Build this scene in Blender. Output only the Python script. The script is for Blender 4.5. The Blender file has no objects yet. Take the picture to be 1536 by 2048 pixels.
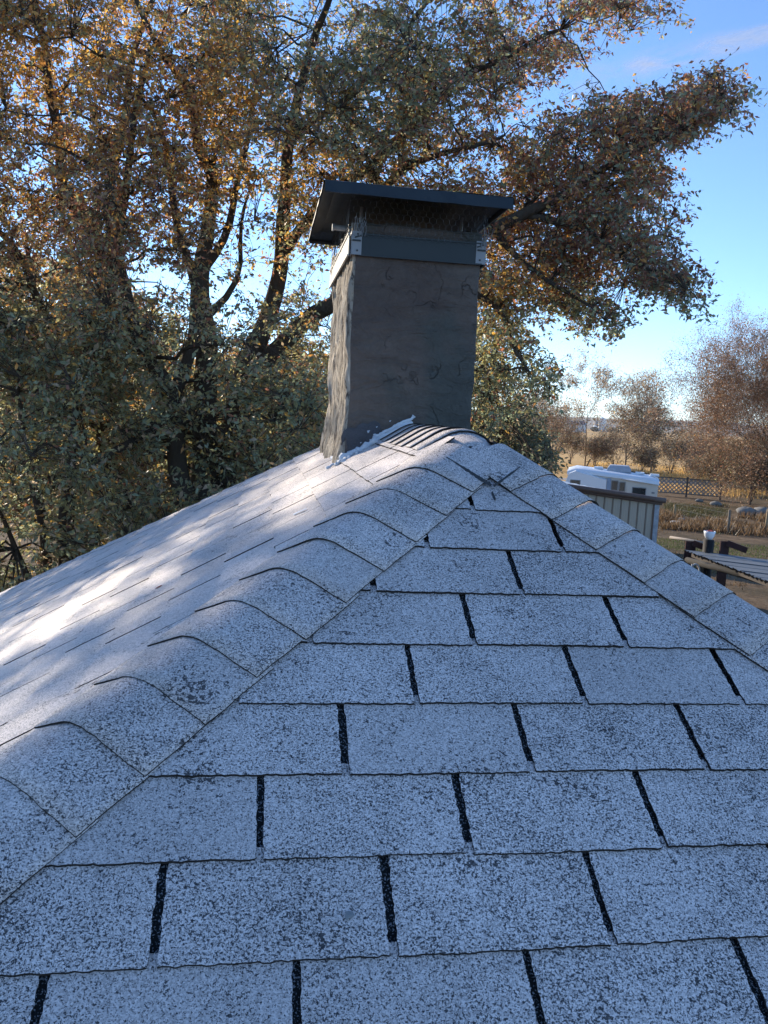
import bpy, math, random
import numpy as np
from mathutils import Vector, noise as mnoise

random.seed(7)
RNG = np.random.default_rng(11)
sc = bpy.context.scene
COL = sc.collection
rad = math.radians

# ------------------------------------------------------------------ camera
Z0 = 5.2                                   # roof apex above the ground
YAW, PITCH, ROLL, FPX = 0.145368, 0.113750, 0.051531, 1707.16
CAM = np.array([-0.51939, -2.20494, 0.02316 + Z0])
FW = np.array([math.sin(YAW)*math.cos(PITCH), math.cos(YAW)*math.cos(PITCH), -math.sin(PITCH)])
_r = np.array([math.cos(YAW), -math.sin(YAW), 0.0]); _u = np.cross(_r, FW)
RT = math.cos(ROLL)*_r + math.sin(ROLL)*_u
UP = -math.sin(ROLL)*_r + math.cos(ROLL)*_u
cd = bpy.data.cameras.new('camera'); cam = bpy.data.objects.new('camera', cd); COL.objects.link(cam)
cd.sensor_fit = 'VERTICAL'; cd.sensor_height = 24.0; cd.lens = FPX*24.0/2048.0
cd.clip_start = 0.02; cd.clip_end = 20000
from mathutils import Matrix
M = Matrix([[RT[0], UP[0], -FW[0], CAM[0]], [RT[1], UP[1], -FW[1], CAM[1]], [RT[2], UP[2], -FW[2], CAM[2]], [0, 0, 0, 1]])
cam.matrix_world = M
sc.camera = cam

# ------------------------------------------------------------------ light
SUN_AZ, SUN_EL = -32.0, 21.0
w = bpy.data.worlds.new('World'); sc.world = w; w.use_nodes = True
nt = w.node_tree; nt.nodes.clear()
sky = nt.nodes.new('ShaderNodeTexSky'); sky.sky_type = 'NISHITA'; sky.sun_disc = False
sky.sun_elevation = rad(SUN_EL); sky.sun_rotation = rad(SUN_AZ)
sky.altitude = 1500; sky.air_density = 0.85; sky.dust_density = 0.0; sky.ozone_density = 4.2
bg = nt.nodes.new('ShaderNodeBackground'); bg.inputs[1].default_value = 0.15
wo = nt.nodes.new('ShaderNodeOutputWorld')
nt.links.new(sky.outputs[0], bg.inputs[0]); nt.links.new(bg.outputs[0], wo.inputs[0])
sd = bpy.data.lights.new('sun', 'SUN'); sd.energy = 4.2; sd.angle = rad(0.5); sd.color = (1.0, 0.86, 0.68)
sun = bpy.data.objects.new('sun', sd); COL.objects.link(sun)
SDIR = np.array([math.sin(rad(SUN_AZ))*math.cos(rad(SUN_EL)), math.cos(rad(SUN_AZ))*math.cos(rad(SUN_EL)), math.sin(rad(SUN_EL))])
sun.rotation_euler = Vector(SDIR).to_track_quat('Z', 'Y').to_euler()
sun.location = (-30, 30, 40)
sc.view_settings.view_transform = 'Standard'; sc.view_settings.look = 'None'
sc.view_settings.exposure = 0.98; sc.view_settings.gamma = 1.0
sc.view_settings.use_curve_mapping = False
sc.render.engine = 'CYCLES'
sc.cycles.max_bounces = 6; sc.cycles.diffuse_bounces = 4; sc.cycles.glossy_bounces = 2
sc.cycles.transmission_bounces = 3; sc.cycles.transparent_max_bounces = 6; sc.cycles.volume_bounces = 0

def at(px, py, dep):
    """point seen at photo pixel px,py at depth dep"""
    return CAM + (FW + RT*(px-768)/FPX - UP*(py-1024)/FPX)*dep
def on_z(px, py, z=0.0):
    d = FW + RT*(px-768)/FPX - UP*(py-1024)/FPX
    return CAM + d*((z-CAM[2])/d[2])

# ------------------------------------------------------------------ materials
def new_mat(name):
    m = bpy.data.materials.new(name); m.use_nodes = True
    n = m.node_tree; n.nodes.clear()
    return m, n
class NB:
    def __init__(s, name):
        s.m, s.t = new_mat(name)
        s.out = s.n('ShaderNodeOutputMaterial')
    def n(s, typ, **kw):
        nd = s.t.nodes.new(typ)
        for k, v in kw.items(): setattr(nd, k, v)
        return nd
    def l(s, a, b): s.t.links.new(a, b)
    def val(s, sock, v):
        if hasattr(v, 'is_linked'): s.l(v, sock)
        else: sock.default_value = v
    def coord(s, kind='Object', scale=None):
        c = s.n('ShaderNodeTexCoord').outputs[kind]
        if scale is None: return c
        mp = s.n('ShaderNodeMapping'); s.l(c, mp.inputs[0]); mp.inputs['Scale'].default_value = scale
        return mp.outputs[0]
    def noise(s, vec, scale, detail=2.0, rough=0.55, dist=0.0):
        nd = s.n('ShaderNodeTexNoise'); s.l(vec, nd.inputs['Vector'])
        nd.inputs['Scale'].default_value = scale; nd.inputs['Detail'].default_value = detail
        nd.inputs['Roughness'].default_value = rough; nd.inputs['Distortion'].default_value = dist
        return nd.outputs['Fac']
    def voro(s, vec, scale, feature='F1', out='Distance', rnd=1.0):
        nd = s.n('ShaderNodeTexVoronoi', feature=feature); s.l(vec, nd.inputs['Vector'])
        nd.inputs['Scale'].default_value = scale; nd.inputs['Randomness'].default_value = rnd
        return nd.outputs[out]
    def ramp(s, fac, stops, interp='LINEAR'):
        nd = s.n('ShaderNodeValToRGB'); s.l(fac, nd.inputs[0]); cr = nd.color_ramp; cr.interpolation = interp
        while len(cr.elements) < len(stops): cr.elements.new(0.5)
        for e, (p, c) in zip(cr.elements, stops):
            e.position = p; e.color = (c, c, c, 1) if not hasattr(c, '__len__') else (*c, 1)
        return nd.outputs[0]
    def math(s, op, a, b=0.0, c=0.0):
        nd = s.n('ShaderNodeMath', operation=op)
        for i, v in enumerate((a, b, c)): s.val(nd.inputs[i], v)
        return nd.outputs[0]
    def mix(s, fac, a, b, mode='MIX'):
        nd = s.n('ShaderNodeMix', data_type='RGBA', blend_type=mode)
        s.val(nd.inputs[0], fac)
        for i, v in ((6, a), (7, b)):
            if hasattr(v, 'is_linked'): s.l(v, nd.inputs[i])
            else: nd.inputs[i].default_value = (*v, 1) if len(v) == 3 else v
        return nd.outputs[2]
    def bump(s, h, strength=0.5, dist=0.002, nrm=None):
        nd = s.n('ShaderNodeBump'); s.l(h, nd.inputs['Height'])
        nd.inputs['Strength'].default_value = strength; nd.inputs['Distance'].default_value = dist
        if nrm is not None: s.l(nrm, nd.inputs['Normal'])
        return nd.outputs[0]
    def bsdf(s, color, rough=0.8, metal=0.0, nrm=None, spec=0.3):
        b = s.n('ShaderNodeBsdfPrincipled')
        if hasattr(color, 'is_linked'): s.l(color, b.inputs['Base Color'])
        else: b.inputs['Base Color'].default_value = (*color, 1)
        s.val(b.inputs['Roughness'], rough); b.inputs['Metallic'].default_value = metal
        b.inputs['Specular IOR Level'].default_value = spec
        if nrm is not None: s.l(nrm, b.inputs['Normal'])
        s.l(b.outputs[0], s.out.inputs[0]); return b

def simple(name, c, rough=0.8, metal=0.0, var=0.25, scale=8.0, bump=0.3, bdist=0.003, spec=0.3):
    b = NB(name); co = b.coord()
    f = b.noise(co, scale, 5)
    col = b.mix(f, tuple(x*(1-var) for x in c), tuple(min(1, x*(1+var)) for x in c))
    f2 = b.noise(co, scale*7, 3)
    b.bsdf(col, rough, metal, b.bump(f2, bump, bdist), spec); return b.m

def shingle_mat(name, light=1.0, worn=0.0):
    b = NB(name); co = b.coord()
    info = b.n('ShaderNodeObjectInfo').outputs['Random']
    # granules: each a slightly different white, sparse bare dark ones between them
    gv = b.voro(co, 420.0, out='Color')
    sep = b.n('ShaderNodeSeparateColor'); b.l(gv, sep.inputs[0])
    g = b.ramp(sep.outputs[0], [(0.0, 0.48), (0.5, 0.74), (1.0, 0.93)])
    tint = b.mix(1.0, g, (1.0*light, 0.91*light, 0.865*light), 'MULTIPLY')
    spk = b.noise(co, 285.0, 3, 0.75)
    fine = b.noise(co, 480.0, 1, 0.5)
    cover = b.noise(co, 5.5, 4, 0.6)
    mid = b.noise(co, 28.0, 3, 0.6)
    th = b.math('ADD', b.math('MULTIPLY', b.math('SUBTRACT', cover, 0.5), 0.15), b.math('ADD', b.math('MULTIPLY', b.math('SUBTRACT', mid, 0.5), 0.09), worn))
    th = b.math('ADD', th, b.math('MULTIPLY', b.math('SUBTRACT', info, 0.5), 0.05))
    s1 = b.math('ADD', spk, th)
    f1 = b.ramp(s1, [(0.566, 0.0), (0.592, 1.0)])
    s2 = b.math('ADD', fine, b.math('MULTIPLY', th, 0.5))
    f2 = b.ramp(s2, [(0.60, 0.0), (0.66, 0.8)])
    dark = b.mix(b.noise(co, 90, 1), (0.030, 0.033, 0.040), (0.085, 0.088, 0.095))
    c = b.mix(f1, tint, dark); c = b.mix(f2, c, dark)
    # broader dirty and faded areas
    d = b.ramp(b.noise(co, 2.1, 4, 0.6), [(0.35, 1.0), (0.68, 0.80)])
    c = b.mix(1.0, c, d, 'MULTIPLY')
    # bare worn spots with crisp outline
    w0 = b.noise(co, 120, 3, 0.75)
    wq = b.math('ADD', w0, b.math('MULTIPLY', b.math('SUBTRACT', b.noise(co, 9, 3, 0.6), 0.5), 0.55))
    w1 = b.ramp(wq, [(0.635, 0.0), (0.655, 0.9)])
    tone = b.ramp(info, [(0.0, 0.88), (0.5, 1.0), (1.0, 1.06)]); c = b.mix(1.0, c, tone, 'MULTIPLY')
    # thin run-off streaks and grime gathered in patches
    gr = b.ramp(b.noise(co, 14, 5, 0.7, 0.8), [(0.56, 0.0), (0.74, 0.25)]); c = b.mix(gr, c, (0.26, 0.26, 0.25))
    c = b.mix(w1, c, (0.035, 0.037, 0.042))
    hb = b.math('SUBTRACT', b.math('MULTIPLY', sep.outputs[1], 0.5), b.math('MULTIPLY', f1, 0.6))
    b.bsdf(c, 0.7, 0.0, b.bump(hb, 0.9, 0.0012), 0.4)
    return b.m
MAT_SH = shingle_mat('white_granule_shingle')
MAT_SHL = shingle_mat('grazing_lit_white_shingle', 1.05, -0.035)  # left slope: paler, fewer specks; its grazing brightness is put into the colour

def slot_mat():
    b = NB('bare_dark_shingle'); co = b.coord()
    f = b.ramp(b.noise(co, 330.0, 2, 0.6), [(0.56, 0.0), (0.62, 0.75)])
    c = b.mix(f, (0.018, 0.022, 0.024), (0.5, 0.53, 0.58))
    b.bsdf(c, 0.9, 0, b.bump(b.noise(co, 400, 2), 0.7, 0.001)); return b.m
MAT_SLOT = slot_mat()
MAT_EDGE = simple('asphalt_edge', (0.028, 0.024, 0.022), 0.9, var=0.4, scale=60)
MAT_TAR = simple('roofing_tar', (0.06, 0.063, 0.065), 0.7, var=0.4, scale=50, bump=0.8, bdist=0.004)

def stucco_mat():  # darker copy for the shaded chimney faces, shade kept in the colour
    b = NB('chimney_stucco'); co = b.coord()
    big = b.noise(co, 3.0, 5, 0.6)
    c = b.mix(b.ramp(big, [(0.38, 0.0), (0.62, 1.0)]), (0.112, 0.088, 0.076), (0.145, 0.118, 0.100))
    # greener grey patch coat towards one side, as trowelled on
    g = b.ramp(b.noise(co, 1.7, 3, 0.5, 0.4), [(0.50, 0.0), (0.56, 0.7)])
    c = b.mix(g, c, (0.088, 0.096, 0.086))
    wv = b.n('ShaderNodeVectorMath', operation='ADD'); b.l(co, wv.inputs[0])
    nz = b.n('ShaderNodeTexNoise'); b.l(co, nz.inputs['Vector']); nz.inputs['Scale'].default_value = 9; nz.inputs['Detail'].default_value = 4
    sc_ = b.n('ShaderNodeVectorMath', operation='SCALE'); b.l(nz.outputs['Color'], sc_.inputs[0]); sc_.inputs['Scale'].default_value = 0.22
    b.l(sc_.outputs[0], wv.inputs[1])
    crack = b.voro(wv.outputs[0], 6.5, 'DISTANCE_TO_EDGE')
    gate = b.ramp(b.noise(co, 7.0, 3), [(0.53, 0.0), (0.62, 1.0)])
    ck = b.math('MULTIPLY', b.ramp(crack, [(0.0, 1.0), (0.022, 0.0)]), gate)
    c = b.mix(b.math('MULTIPLY', ck, 0.28), c, (0.02, 0.018, 0.016))
    fine = b.noise(co, 55, 5, 0.7)
    c = b.mix(1.0, c, b.ramp(fine, [(0.3, 0.86), (0.7, 1.08)]), 'MULTIPLY')
    tw = b.noise(b.coord('Object', (1, 1, 2.2)), 7, 7, 0.62, 1.6)
    h = b.math('ADD', b.math('ADD', b.math('MULTIPLY', b.noise(co, 22, 6, 0.65, 0.6), 0.5), b.math('MULTIPLY', tw, 1.4)), b.math('MULTIPLY', ck, -0.4))
    b.bsdf(c, 0.9, 0, b.bump(h, 1.0, 0.020), 0.2); return b.m
MAT_STUCCO = stucco_mat()

def stucco_side_mat():  # left chimney face: sunlight and crevice shade painted into the stucco colour
    b = NB('sunlit_stucco_side'); co = b.coord('Object', (1.0, 1.0, 0.28))
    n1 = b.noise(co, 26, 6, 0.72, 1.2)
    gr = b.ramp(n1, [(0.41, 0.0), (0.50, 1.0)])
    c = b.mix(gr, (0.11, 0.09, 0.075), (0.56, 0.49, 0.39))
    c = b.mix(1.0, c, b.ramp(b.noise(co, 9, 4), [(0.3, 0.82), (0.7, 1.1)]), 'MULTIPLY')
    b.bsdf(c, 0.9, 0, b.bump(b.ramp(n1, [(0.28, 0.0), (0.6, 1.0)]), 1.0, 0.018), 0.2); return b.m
MAT_SIDE = stucco_side_mat()
MAT_BAND = simple('grey_painted_metal', (0.032, 0.038, 0.040), 0.45, 0.3, 0.12, 14, 0.15)
MAT_CAP = simple('dark_sheet_metal', (0.020, 0.027, 0.034), 0.40, 0.3, 0.3, 5, 0.25)
MAT_GALV = simple('galvanised_metal', (0.27, 0.28, 0.29), 0.6, 0.3, 0.15, 20, 0.2)
MAT_WIRE = simple('galvanised_wire', (0.12, 0.125, 0.13), 0.5, 0.5, 0.1, 30, 0.0)
MAT_SEAL = simple('white_sealant', (0.68, 0.71, 0.74), 0.7, 0, 0.18, 45, 0.8, 0.004)
MAT_MORTAR = simple('crown_mortar', (0.065, 0.052, 0.042), 0.95, 0, 0.35, 40, 0.9, 0.006)
MAT_GREYCEM = simple('grey_cement_patch', (0.085, 0.086, 0.092), 0.9, 0, 0.3, 22, 0.9, 0.008)

def leaf_mat(name, trans=0.55, vary=0.25):
    b = NB(name)
    a = b.n('ShaderNodeVertexColor'); a.layer_name = 'tint'
    df = b.n('ShaderNodeBsdfPrincipled'); b.l(a.outputs['Color'], df.inputs['Base Color']); df.inputs['Roughness'].default_value = 0.45
    df.inputs['Specular IOR Level'].default_value = 0.5
    tr = b.n('ShaderNodeBsdfTranslucent')
    hs = b.n('ShaderNodeHueSaturation'); b.l(a.outputs['Color'], hs.inputs['Color']); hs.inputs['Saturation'].default_value = 1.15; hs.inputs['Value'].default_value = 1.35
    b.l(hs.outputs[0], tr.inputs[0])
    mx = b.n('ShaderNodeMixShader'); mx.inputs[0].default_value = trans
    b.l(df.outputs[0], mx.inputs[1]); b.l(tr.outputs[0], mx.inputs[2]); b.l(mx.outputs[0], b.out.inputs[0])
    return b.m
MAT_LEAF = leaf_mat('autumn_leaf')
def bark_mat(name, c1, c2):
    b = NB(name); co = b.coord('Object', (1, 1, 0.25))
    f = b.noise(co, 18, 6, 0.7, 0.5)
    b.bsdf(b.mix(f, c1, c2), 0.95, 0, b.bump(f, 1.0, 0.03), 0.1); return b.m
MAT_BARK = bark_mat('dark_maple_bark', (0.055, 0.043, 0.034), (0.13, 0.105, 0.082))
MAT_BARK2 = bark_mat('grey_tan_bark', (0.13, 0.10, 0.075), (0.27, 0.21, 0.16))

# ------------------------------------------------------------------ object helpers
ORIG = {}
def origin(o):
    return ORIG.get(o.name, np.zeros(3)) if o is not None else np.zeros(3)
def tag(o, label=None, cat=None, group=None, kind=None):
    if label: o['label'] = label
    if cat: o['category'] = cat
    if group: o['group'] = group
    if kind: o['kind'] = kind
    return o
def thing(name, label, cat, loc, group=None):
    o = bpy.data.objects.new(name, None); COL.objects.link(o); o.location = tuple(map(float, loc)); o.empty_display_size = 0.2
    ORIG[o.name] = np.array(loc, float)
    return tag(o, label, cat, group)
def link(name, me, parent=None, org=None):
    o = bpy.data.objects.new(name, me); COL.objects.link(o)
    if parent is not None:
        o.parent = parent; base = origin(parent)
    else: base = np.zeros(3)
    org = base if org is None else np.array(org, float)
    o.location = tuple(org-base); ORIG[o.name] = org
    return o
def mesh(name, V, F, mats, midx=None, smooth=False, org=(0, 0, 0)):
    me = bpy.data.meshes.new(name)
    V = np.asarray(V, float) - np.asarray(org, float)
    me.from_pydata(V.tolist(), [], [tuple(f) for f in F])
    if not isinstance(mats, (list, tuple)): mats = [mats]
    for m in mats: me.materials.append(m)
    if midx is not None: me.polygons.foreach_set('material_index', np.asarray(midx, dtype=np.int32))
    if smooth: me.polygons.foreach_set('use_smooth', [True]*len(F))
    me.update(); return me
def obj(name, V, F, mats, parent=None, midx=None, smooth=False, org=None):
    """verts in world space; the object's origin is org, else that of its parent"""
    if org is None: org = origin(parent)
    return link(name, mesh(name, V, F, mats, midx, smooth, org), parent, org)
def fast_mesh(name, V, quads, mat, cols=None, org=(0, 0, 0), smooth=False):
    """big quad (n,4) or tri (n,3) meshes through numpy"""
    me = bpy.data.meshes.new(name)
    V = (np.asarray(V, np.float32) - np.asarray(org, np.float32)); k = quads.shape[1]; nf = len(quads)
    me.vertices.add(len(V)); me.vertices.foreach_set('co', V.ravel())
    me.loops.add(nf*k); me.loops.foreach_set('vertex_index', quads.astype(np.int32).ravel())
    me.polygons.add(nf); me.polygons.foreach_set('loop_start', np.arange(0, nf*k, k, dtype=np.int32))
    me.update(calc_edges=True)
    if smooth: me.polygons.foreach_set('use_smooth', np.ones(nf, bool))
    me.materials.append(mat)
    if cols is not None:
        a = me.color_attributes.new('tint', 'FLOAT_COLOR', 'POINT')
        a.data.foreach_set('color', np.hstack([cols, np.ones((len(cols), 1))]).astype(np.float32).ravel())
    return me
class MB:
    """collects shapes into one mesh"""
    def __init__(s): s.V = []; s.F = []; s.I = []
    def add(s, V, F, mi=0):
        b = len(s.V); s.V += [tuple(map(float, v)) for v in V]; s.F += [tuple(b+i for i in f) for f in F]; s.I += [mi]*len(F)
    def box(s, c, size, ax=None, mi=0, bev=0.0):
        c = np.array(c, float); hx, hy, hz = np.array(size, float)/2
        A = np.eye(3) if ax is None else np.array(ax, float)
        V = [c + A[0]*sx*hx + A[1]*sy*hy + A[2]*sz*hz for sz in (-1, 1) for sy in (-1, 1) for sx in (-1, 1)]
        s.add(V, [(0, 2, 3, 1), (4, 5, 7, 6), (0, 1, 5, 4), (2, 6, 7, 3), (0, 4, 6, 2), (1, 3, 7, 5)], mi)
    def tube(s, P, R, n=6, mi=0, cap=True):
        P = [np.array(p, float) for p in P]
        if not hasattr(R, '__len__'): R = [R]*len(P)
        V = []; F = []; prev = None
        for i, p in enumerate(P):
            t = P[min(i+1, len(P)-1)] - P[max(i-1, 0)]; t = t/(np.linalg.norm(t)+1e-9)
            a = np.array([0, 0, 1.]) if abs(t[2]) < 0.9 else np.array([1., 0, 0])
            if prev is not None: a = prev
            x = np.cross(t, np.cross(a, t)); x /= np.linalg.norm(x)+1e-9; y = np.cross(t, x); prev = x
            for k in range(n):
                an = 2*math.pi*k/n; V.append(p + (x*math.cos(an)+y*math.sin(an))*R[i])
        for i in range(len(P)-1):
            for k in range(n):
                F.append((i*n+k, i*n+(k+1) % n, (i+1)*n+(k+1) % n, (i+1)*n+k))
        if cap: F.append(tuple(range(n))[::-1]); F.append(tuple((len(P)-1)*n+k for k in range(n)))
        s.add(V, F, mi)
    def build(s, name, mats, parent=None, smooth=False, org=None):
        return obj(name, s.V, s.F, mats, parent, s.I, smooth, org)
def unit(v): v = np.array(v, float); return v/np.linalg.norm(v)

# ================================================================== ROOF
AX, S, TX = 0.035286, 0.582744, -0.027847
K = math.sqrt(1+S*S); D0, E, SK = 0.51244, 0.140798, -0.036228
ML, MR = 0.945444, 0.838447
U0 = [0.0105, -0.11543, -0.24276, -0.37394, -0.50386, -0.63131, -0.757506]
SL, SR = 0.589, 0.723
YR = 1.78                                   # far end of the ridge
def fp(u, d, n=0.0):                        # front slope: u across, d down the slope, n off it
    return np.array([u, -d/K, -S*d/K + TX*u + Z0]) + NF*n
NF = unit(np.cross([1, 0, TX], [0, 1/K, S/K])); 
KL = math.sqrt(1+SL*SL); KR = math.sqrt(1+SR*SR)
NL = unit([-SL, 0, 1]); NR = unit([SR, 0, 1])
def lp(y, d, n=0.0):                        # left slope: y along the ridge, d down the slope
    return np.array([AX - d/KL, y, -SL*d/KL + Z0]) + NL*n
house = thing('house', 'house with white granule hip roof in the foreground and brown stucco chimney', 'house', (0, 1.0, 0))
EZ = 3.02
# deck under the shingles
tE = (Z0-EZ)/S*1.0
def hipL(t): return np.array([AX-ML*t, -t, -S*t+TX*(AX-ML*t)+Z0])
dn = 0.004
tl = 3.7
A0 = np.array([AX, 0, Z0]); A1 = np.array([AX, YR, Z0])
fl_ = fp(AX-ML*tl, K*tl); fr_ = fp(AX+MR*tl, K*tl)
bl_ = np.array([fl_[0], YR+ML*tl*1.02+0.0, fl_[2]]); br_ = np.array([fr_[0], YR+MR*tl*1.15, fr_[2]])
def slope_part(name, V, n):
    V = [np.array(v)-n*0.007 for v in V]
    W = V + [v-n*0.03 for v in V]; m = len(V)
    F = [tuple(range(m)), tuple(range(2*m-1, m-1, -1))] + [(i, i+m, (i+1) % m+m, (i+1) % m) for i in range(m)]
    F = [f[::-1] if i > 1 else f for i, f in enumerate(F)]
    return obj(name, W, F, [MAT_SLOT], house)
DZ = np.array([0, 0, -0.055])
front = slope_part('front_roof_slope', [fl_, fr_, fp(AX+MR*.25, K*.25), A0+DZ+[0, -.05, 0], fp(AX-ML*.25, K*.25)], NF)
left = slope_part('left_roof_slope', [bl_, fl_, lp(-.12/(KL*ML), .12), lp(0, .12), lp(YR, .12)], NL)
def plain(name, V, n):
    return obj(name, [np.array(v) for v in V], [tuple(range(len(V)))], [MAT_SH], house)
right = slope_part('right_roof_slope', [A0+[0.10, 0, -0.10*SR], fr_, br_, A1+[0.10, 0, -0.10*SR]], NR)
plain('back_roof_slope', [bl_, A1+DZ, br_], NF)
# eave boards and walls below
mw = MB()
zb = fl_[2]-0.06
for a, b in ((fl_, fr_), (fr_, br_), (br_, bl_), (bl_, fl_)):
    c = (a+b)/2; d = unit((b-a)*[1, 1, 0]); L = np.linalg.norm((b-a)[:2])
    mw.box([c[0], c[1], zb-0.08], (L, 0.03, 0.16), (d, np.cross([0, 0, 1], d), (0, 0, 1)))
mw.build('fascia_board', [simple('white_paint', (0.7, 0.7, 0.68), 0.6)], house)
mw = MB(); x0, x1 = fl_[0]+0.45, fr_[0]-0.45; y0, y1 = -3.25, bl_[1]-0.45
for (ax_, ay_, bx_, by_) in ((x0, y0, x1, y0), (x1, y0, x1, y1), (x1, y1, x0, y1), (x0, y1, x0, y0)):
    a = np.array([ax_, ay_]); b = np.array([bx_, by_]); c = (a+b)/2; d = np.array([*(unit(b-a)), 0]); L = np.linalg.norm(b-a)
    mw.box([c[0], c[1], (zb-0.1)/2], (L-0.02, 0.15, zb-0.1), (d, np.cross([0, 0, 1], d), (0, 0, 1)))
mw.build('wall', [simple('tan_siding', (0.45, 0.40, 0.33), 0.8)], house)

def clip(poly, a, b, c):
    """keep a*x+b*y<=c"""
    out = []
    for i in range(len(poly)):
        p, q = poly[i], poly[(i+1) % len(poly)]
        fp_, fq = a*p[0]+b*p[1]-c, a*q[0]+b*q[1]-c
        if fp_ <= 0: out.append(p)
        if (fp_ < 0) != (fq < 0) and abs(fp_-fq) > 1e-12:
            t = fp_/(fp_-fq); out.append((p[0]+(q[0]-p[0])*t, p[1]+(q[1]-p[1])*t))
    return out
def area(poly):
    return 0.5*abs(sum(poly[i][0]*poly[(i+1) % len(poly)][1]-poly[(i+1) % len(poly)][0]*poly[i][1] for i in range(len(poly))))
def rough_poly(poly, step, amp, rnd):
    out = []
    for i in range(len(poly)):
        p, q = poly[i], poly[(i+1) % len(poly)]
        L = math.hypot(q[0]-p[0], q[1]-p[1]); n = max(1, int(L/step))
        for k in range(n):
            t = k/n; j = amp if k else amp*0.5
            out.append((p[0]+(q[0]-p[0])*t+rnd.uniform(-j, j), p[1]+(q[1]-p[1])*t+rnd.uniform(-j, j)))
    return out
def slab(poly, toP, ntop, nbot):
    """2-D polygon -> thin shingle; ntop(a,b), nbot(a,b) heights"""
    n = len(poly)
    V = [toP(a, b, ntop(a, b)) for a, b in poly] + [toP(a, b, nbot(a, b)) for a, b in poly]
    F = [tuple(range(n))] + [(i, i+n, (i+1) % n+n, (i+1) % n) for i in range(n)]
    I = [0]+[1]*n
    return V, F, I
def orient(V, F, nrm):
    a, b, c = (np.array(V[F[0][k]]) for k in (0, len(F[0])//3, 2*len(F[0])//3))
    if np.dot(np.cross(b-a, c-a), nrm) < 0: F = [tuple(reversed(f)) for f in F]
    return F
rs = random.Random(5)
# ---- front slope tabs
TW, SLOT, OV = 0.305, 0.0115, 0.021
warp = lambda a, b: 0.0035*mnoise.noise((a*3.1, b*3.7, 4.2))
for r in range(-4, 19):
    off = U0[r] if 0 <= r < 7 else (U0[0]+0.1277*(-r) if r < 0 else U0[6]-0.128*(r-6))
    top = D0+E*r; wav = rs.uniform(-0.002, 0.002)
    for k in range(-12, 13):
        u_a = off+TW*k+SLOT/2+rs.uniform(-.0012, .0012); u_b = off+TW*(k+1)-SLOT/2+rs.uniform(-.0012, .0012)
        dj = rs.uniform(-0.0018, 0.0018); lift = rs.uniform(0, 0.0012)
        def dd(u, v): return v+SK*u+wav
        sh = 0.0
        poly = [(u_a, dd(u_a, top-OV)), (u_b, dd(u_b, top-OV)), (u_b, dd(u_b, top+E)+dj), (u_a, dd(u_a, top+E)+dj+rs.uniform(-0.001, 0.001))]
        poly = clip(poly, -1, -ML/K, -AX-0.055)          # u >= AX - ML/K*d
        if len(poly) > 2: poly = clip(poly, 1, -MR/K, AX-0.055)
        if len(poly) > 2: poly = clip(poly, 0, 1, K*tl-0.02)
        if len(poly) < 3 or area(poly) < 0.0008: continue
        cu = sum(p[0] for p in poly)/len(poly); cdd = sum(p[1] for p in poly)/len(poly)
        if not (-1.5 < cu < 1.3 and cdd < 2.1):
            step, amp = 0.5, 0
        else: step, amp = 0.011, 0.0009
        # clipped at the hips: seat lower so that the cap shingles cover the tab
        poly = rough_poly(poly, step*.7, amp*1.6, rs)
        f = lambda a, b: min(1, max(0, (b-dd(a, top-OV))/(E+OV)))
        nt_ = lambda a, b: 0.0022+0.0056*f(a, b)+lift+warp(a, b)*f(a, b)*0.4
        nb_ = lambda a, b: 0.0001+0.0028*f(a, b)
        V, F, I = slab(poly, fp, nt_, nb_); F = orient(V, F, NF)
        obj('shingle', V, F, [MAT_SH, MAT_EDGE], front, I)
# ---- left slope tabs: courses run along y, exposure down to -x
count = 0; field = MB()
DL0 = 0.455
for r in range(-4, 32):
    off = 0.07 - 0.1277*r; top = DL0+E*r
    for k in range(-20, 26):
        y_a = off+TW*k+0.0045; y_b = off+TW*(k+1)-0.0045
        dj = rs.uniform(-0.0022, 0.0022); lift = rs.uniform(0, 0.0018)
        poly = [(y_a, top-OV), (y_b, top-OV), (y_b, top+E+dj), (y_a, top+E+dj)]
        g = 1/(KL*ML)                               # front hip: y >= -(d/KL)/ML
        poly = clip(poly, -1, -g, -0.06)
        if len(poly) > 2: poly = clip(poly, 0, -1, -0.06)
        if len(poly) > 2: poly = clip(poly, 1, -1.02/KL, YR)
        if len(poly) > 2: poly = clip(poly, 0, 1, ML*tl*KL-0.02)
        if len(poly) < 3 or area(poly) < 0.0008: continue
        cy = sum(p[0] for p in poly)/len(poly); cdd = sum(p[1] for p in poly)/len(poly)
        V0 = lp(cy, cdd); v = V0-CAM; z_ = v@FW; px = 768+FPX*(v@RT)/z_ if z_ > 0.1 else -999
        near = px > -60 and z_ < 3.45
        poly = rough_poly(poly, 0.03 if near else 0.5, 0.0010 if near else 0, rs)
        f = lambda a, b: min(1, max(0, (b-(top-OV))/(E+OV)))
        nt_ = lambda a, b: 0.0022+0.0062*f(a, b)+lift+0.0016*mnoise.noise((a*5, b*6, 1.0))*f(a, b)
        nb_ = lambda a, b: 0.0001+0.0028*f(a, b)
        V, F, I = slab(poly, lp, nt_, nb_); F = orient(V, F, NL)
        if near and count < 225:
            obj('shingle', V, F, [MAT_SHL, MAT_EDGE], left, I); count += 1
        else:
            for ff, ii in zip(F, I): pass
            b_ = len(field.V); field.V += [tuple(v) for v in V]; field.F += [tuple(b_+i for i in f_) for f_ in F]; field.I += I
tag(field.build('shingle_field', [MAT_SHL, MAT_EDGE], left), kind='stuff')
print('left tabs', count)

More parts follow.
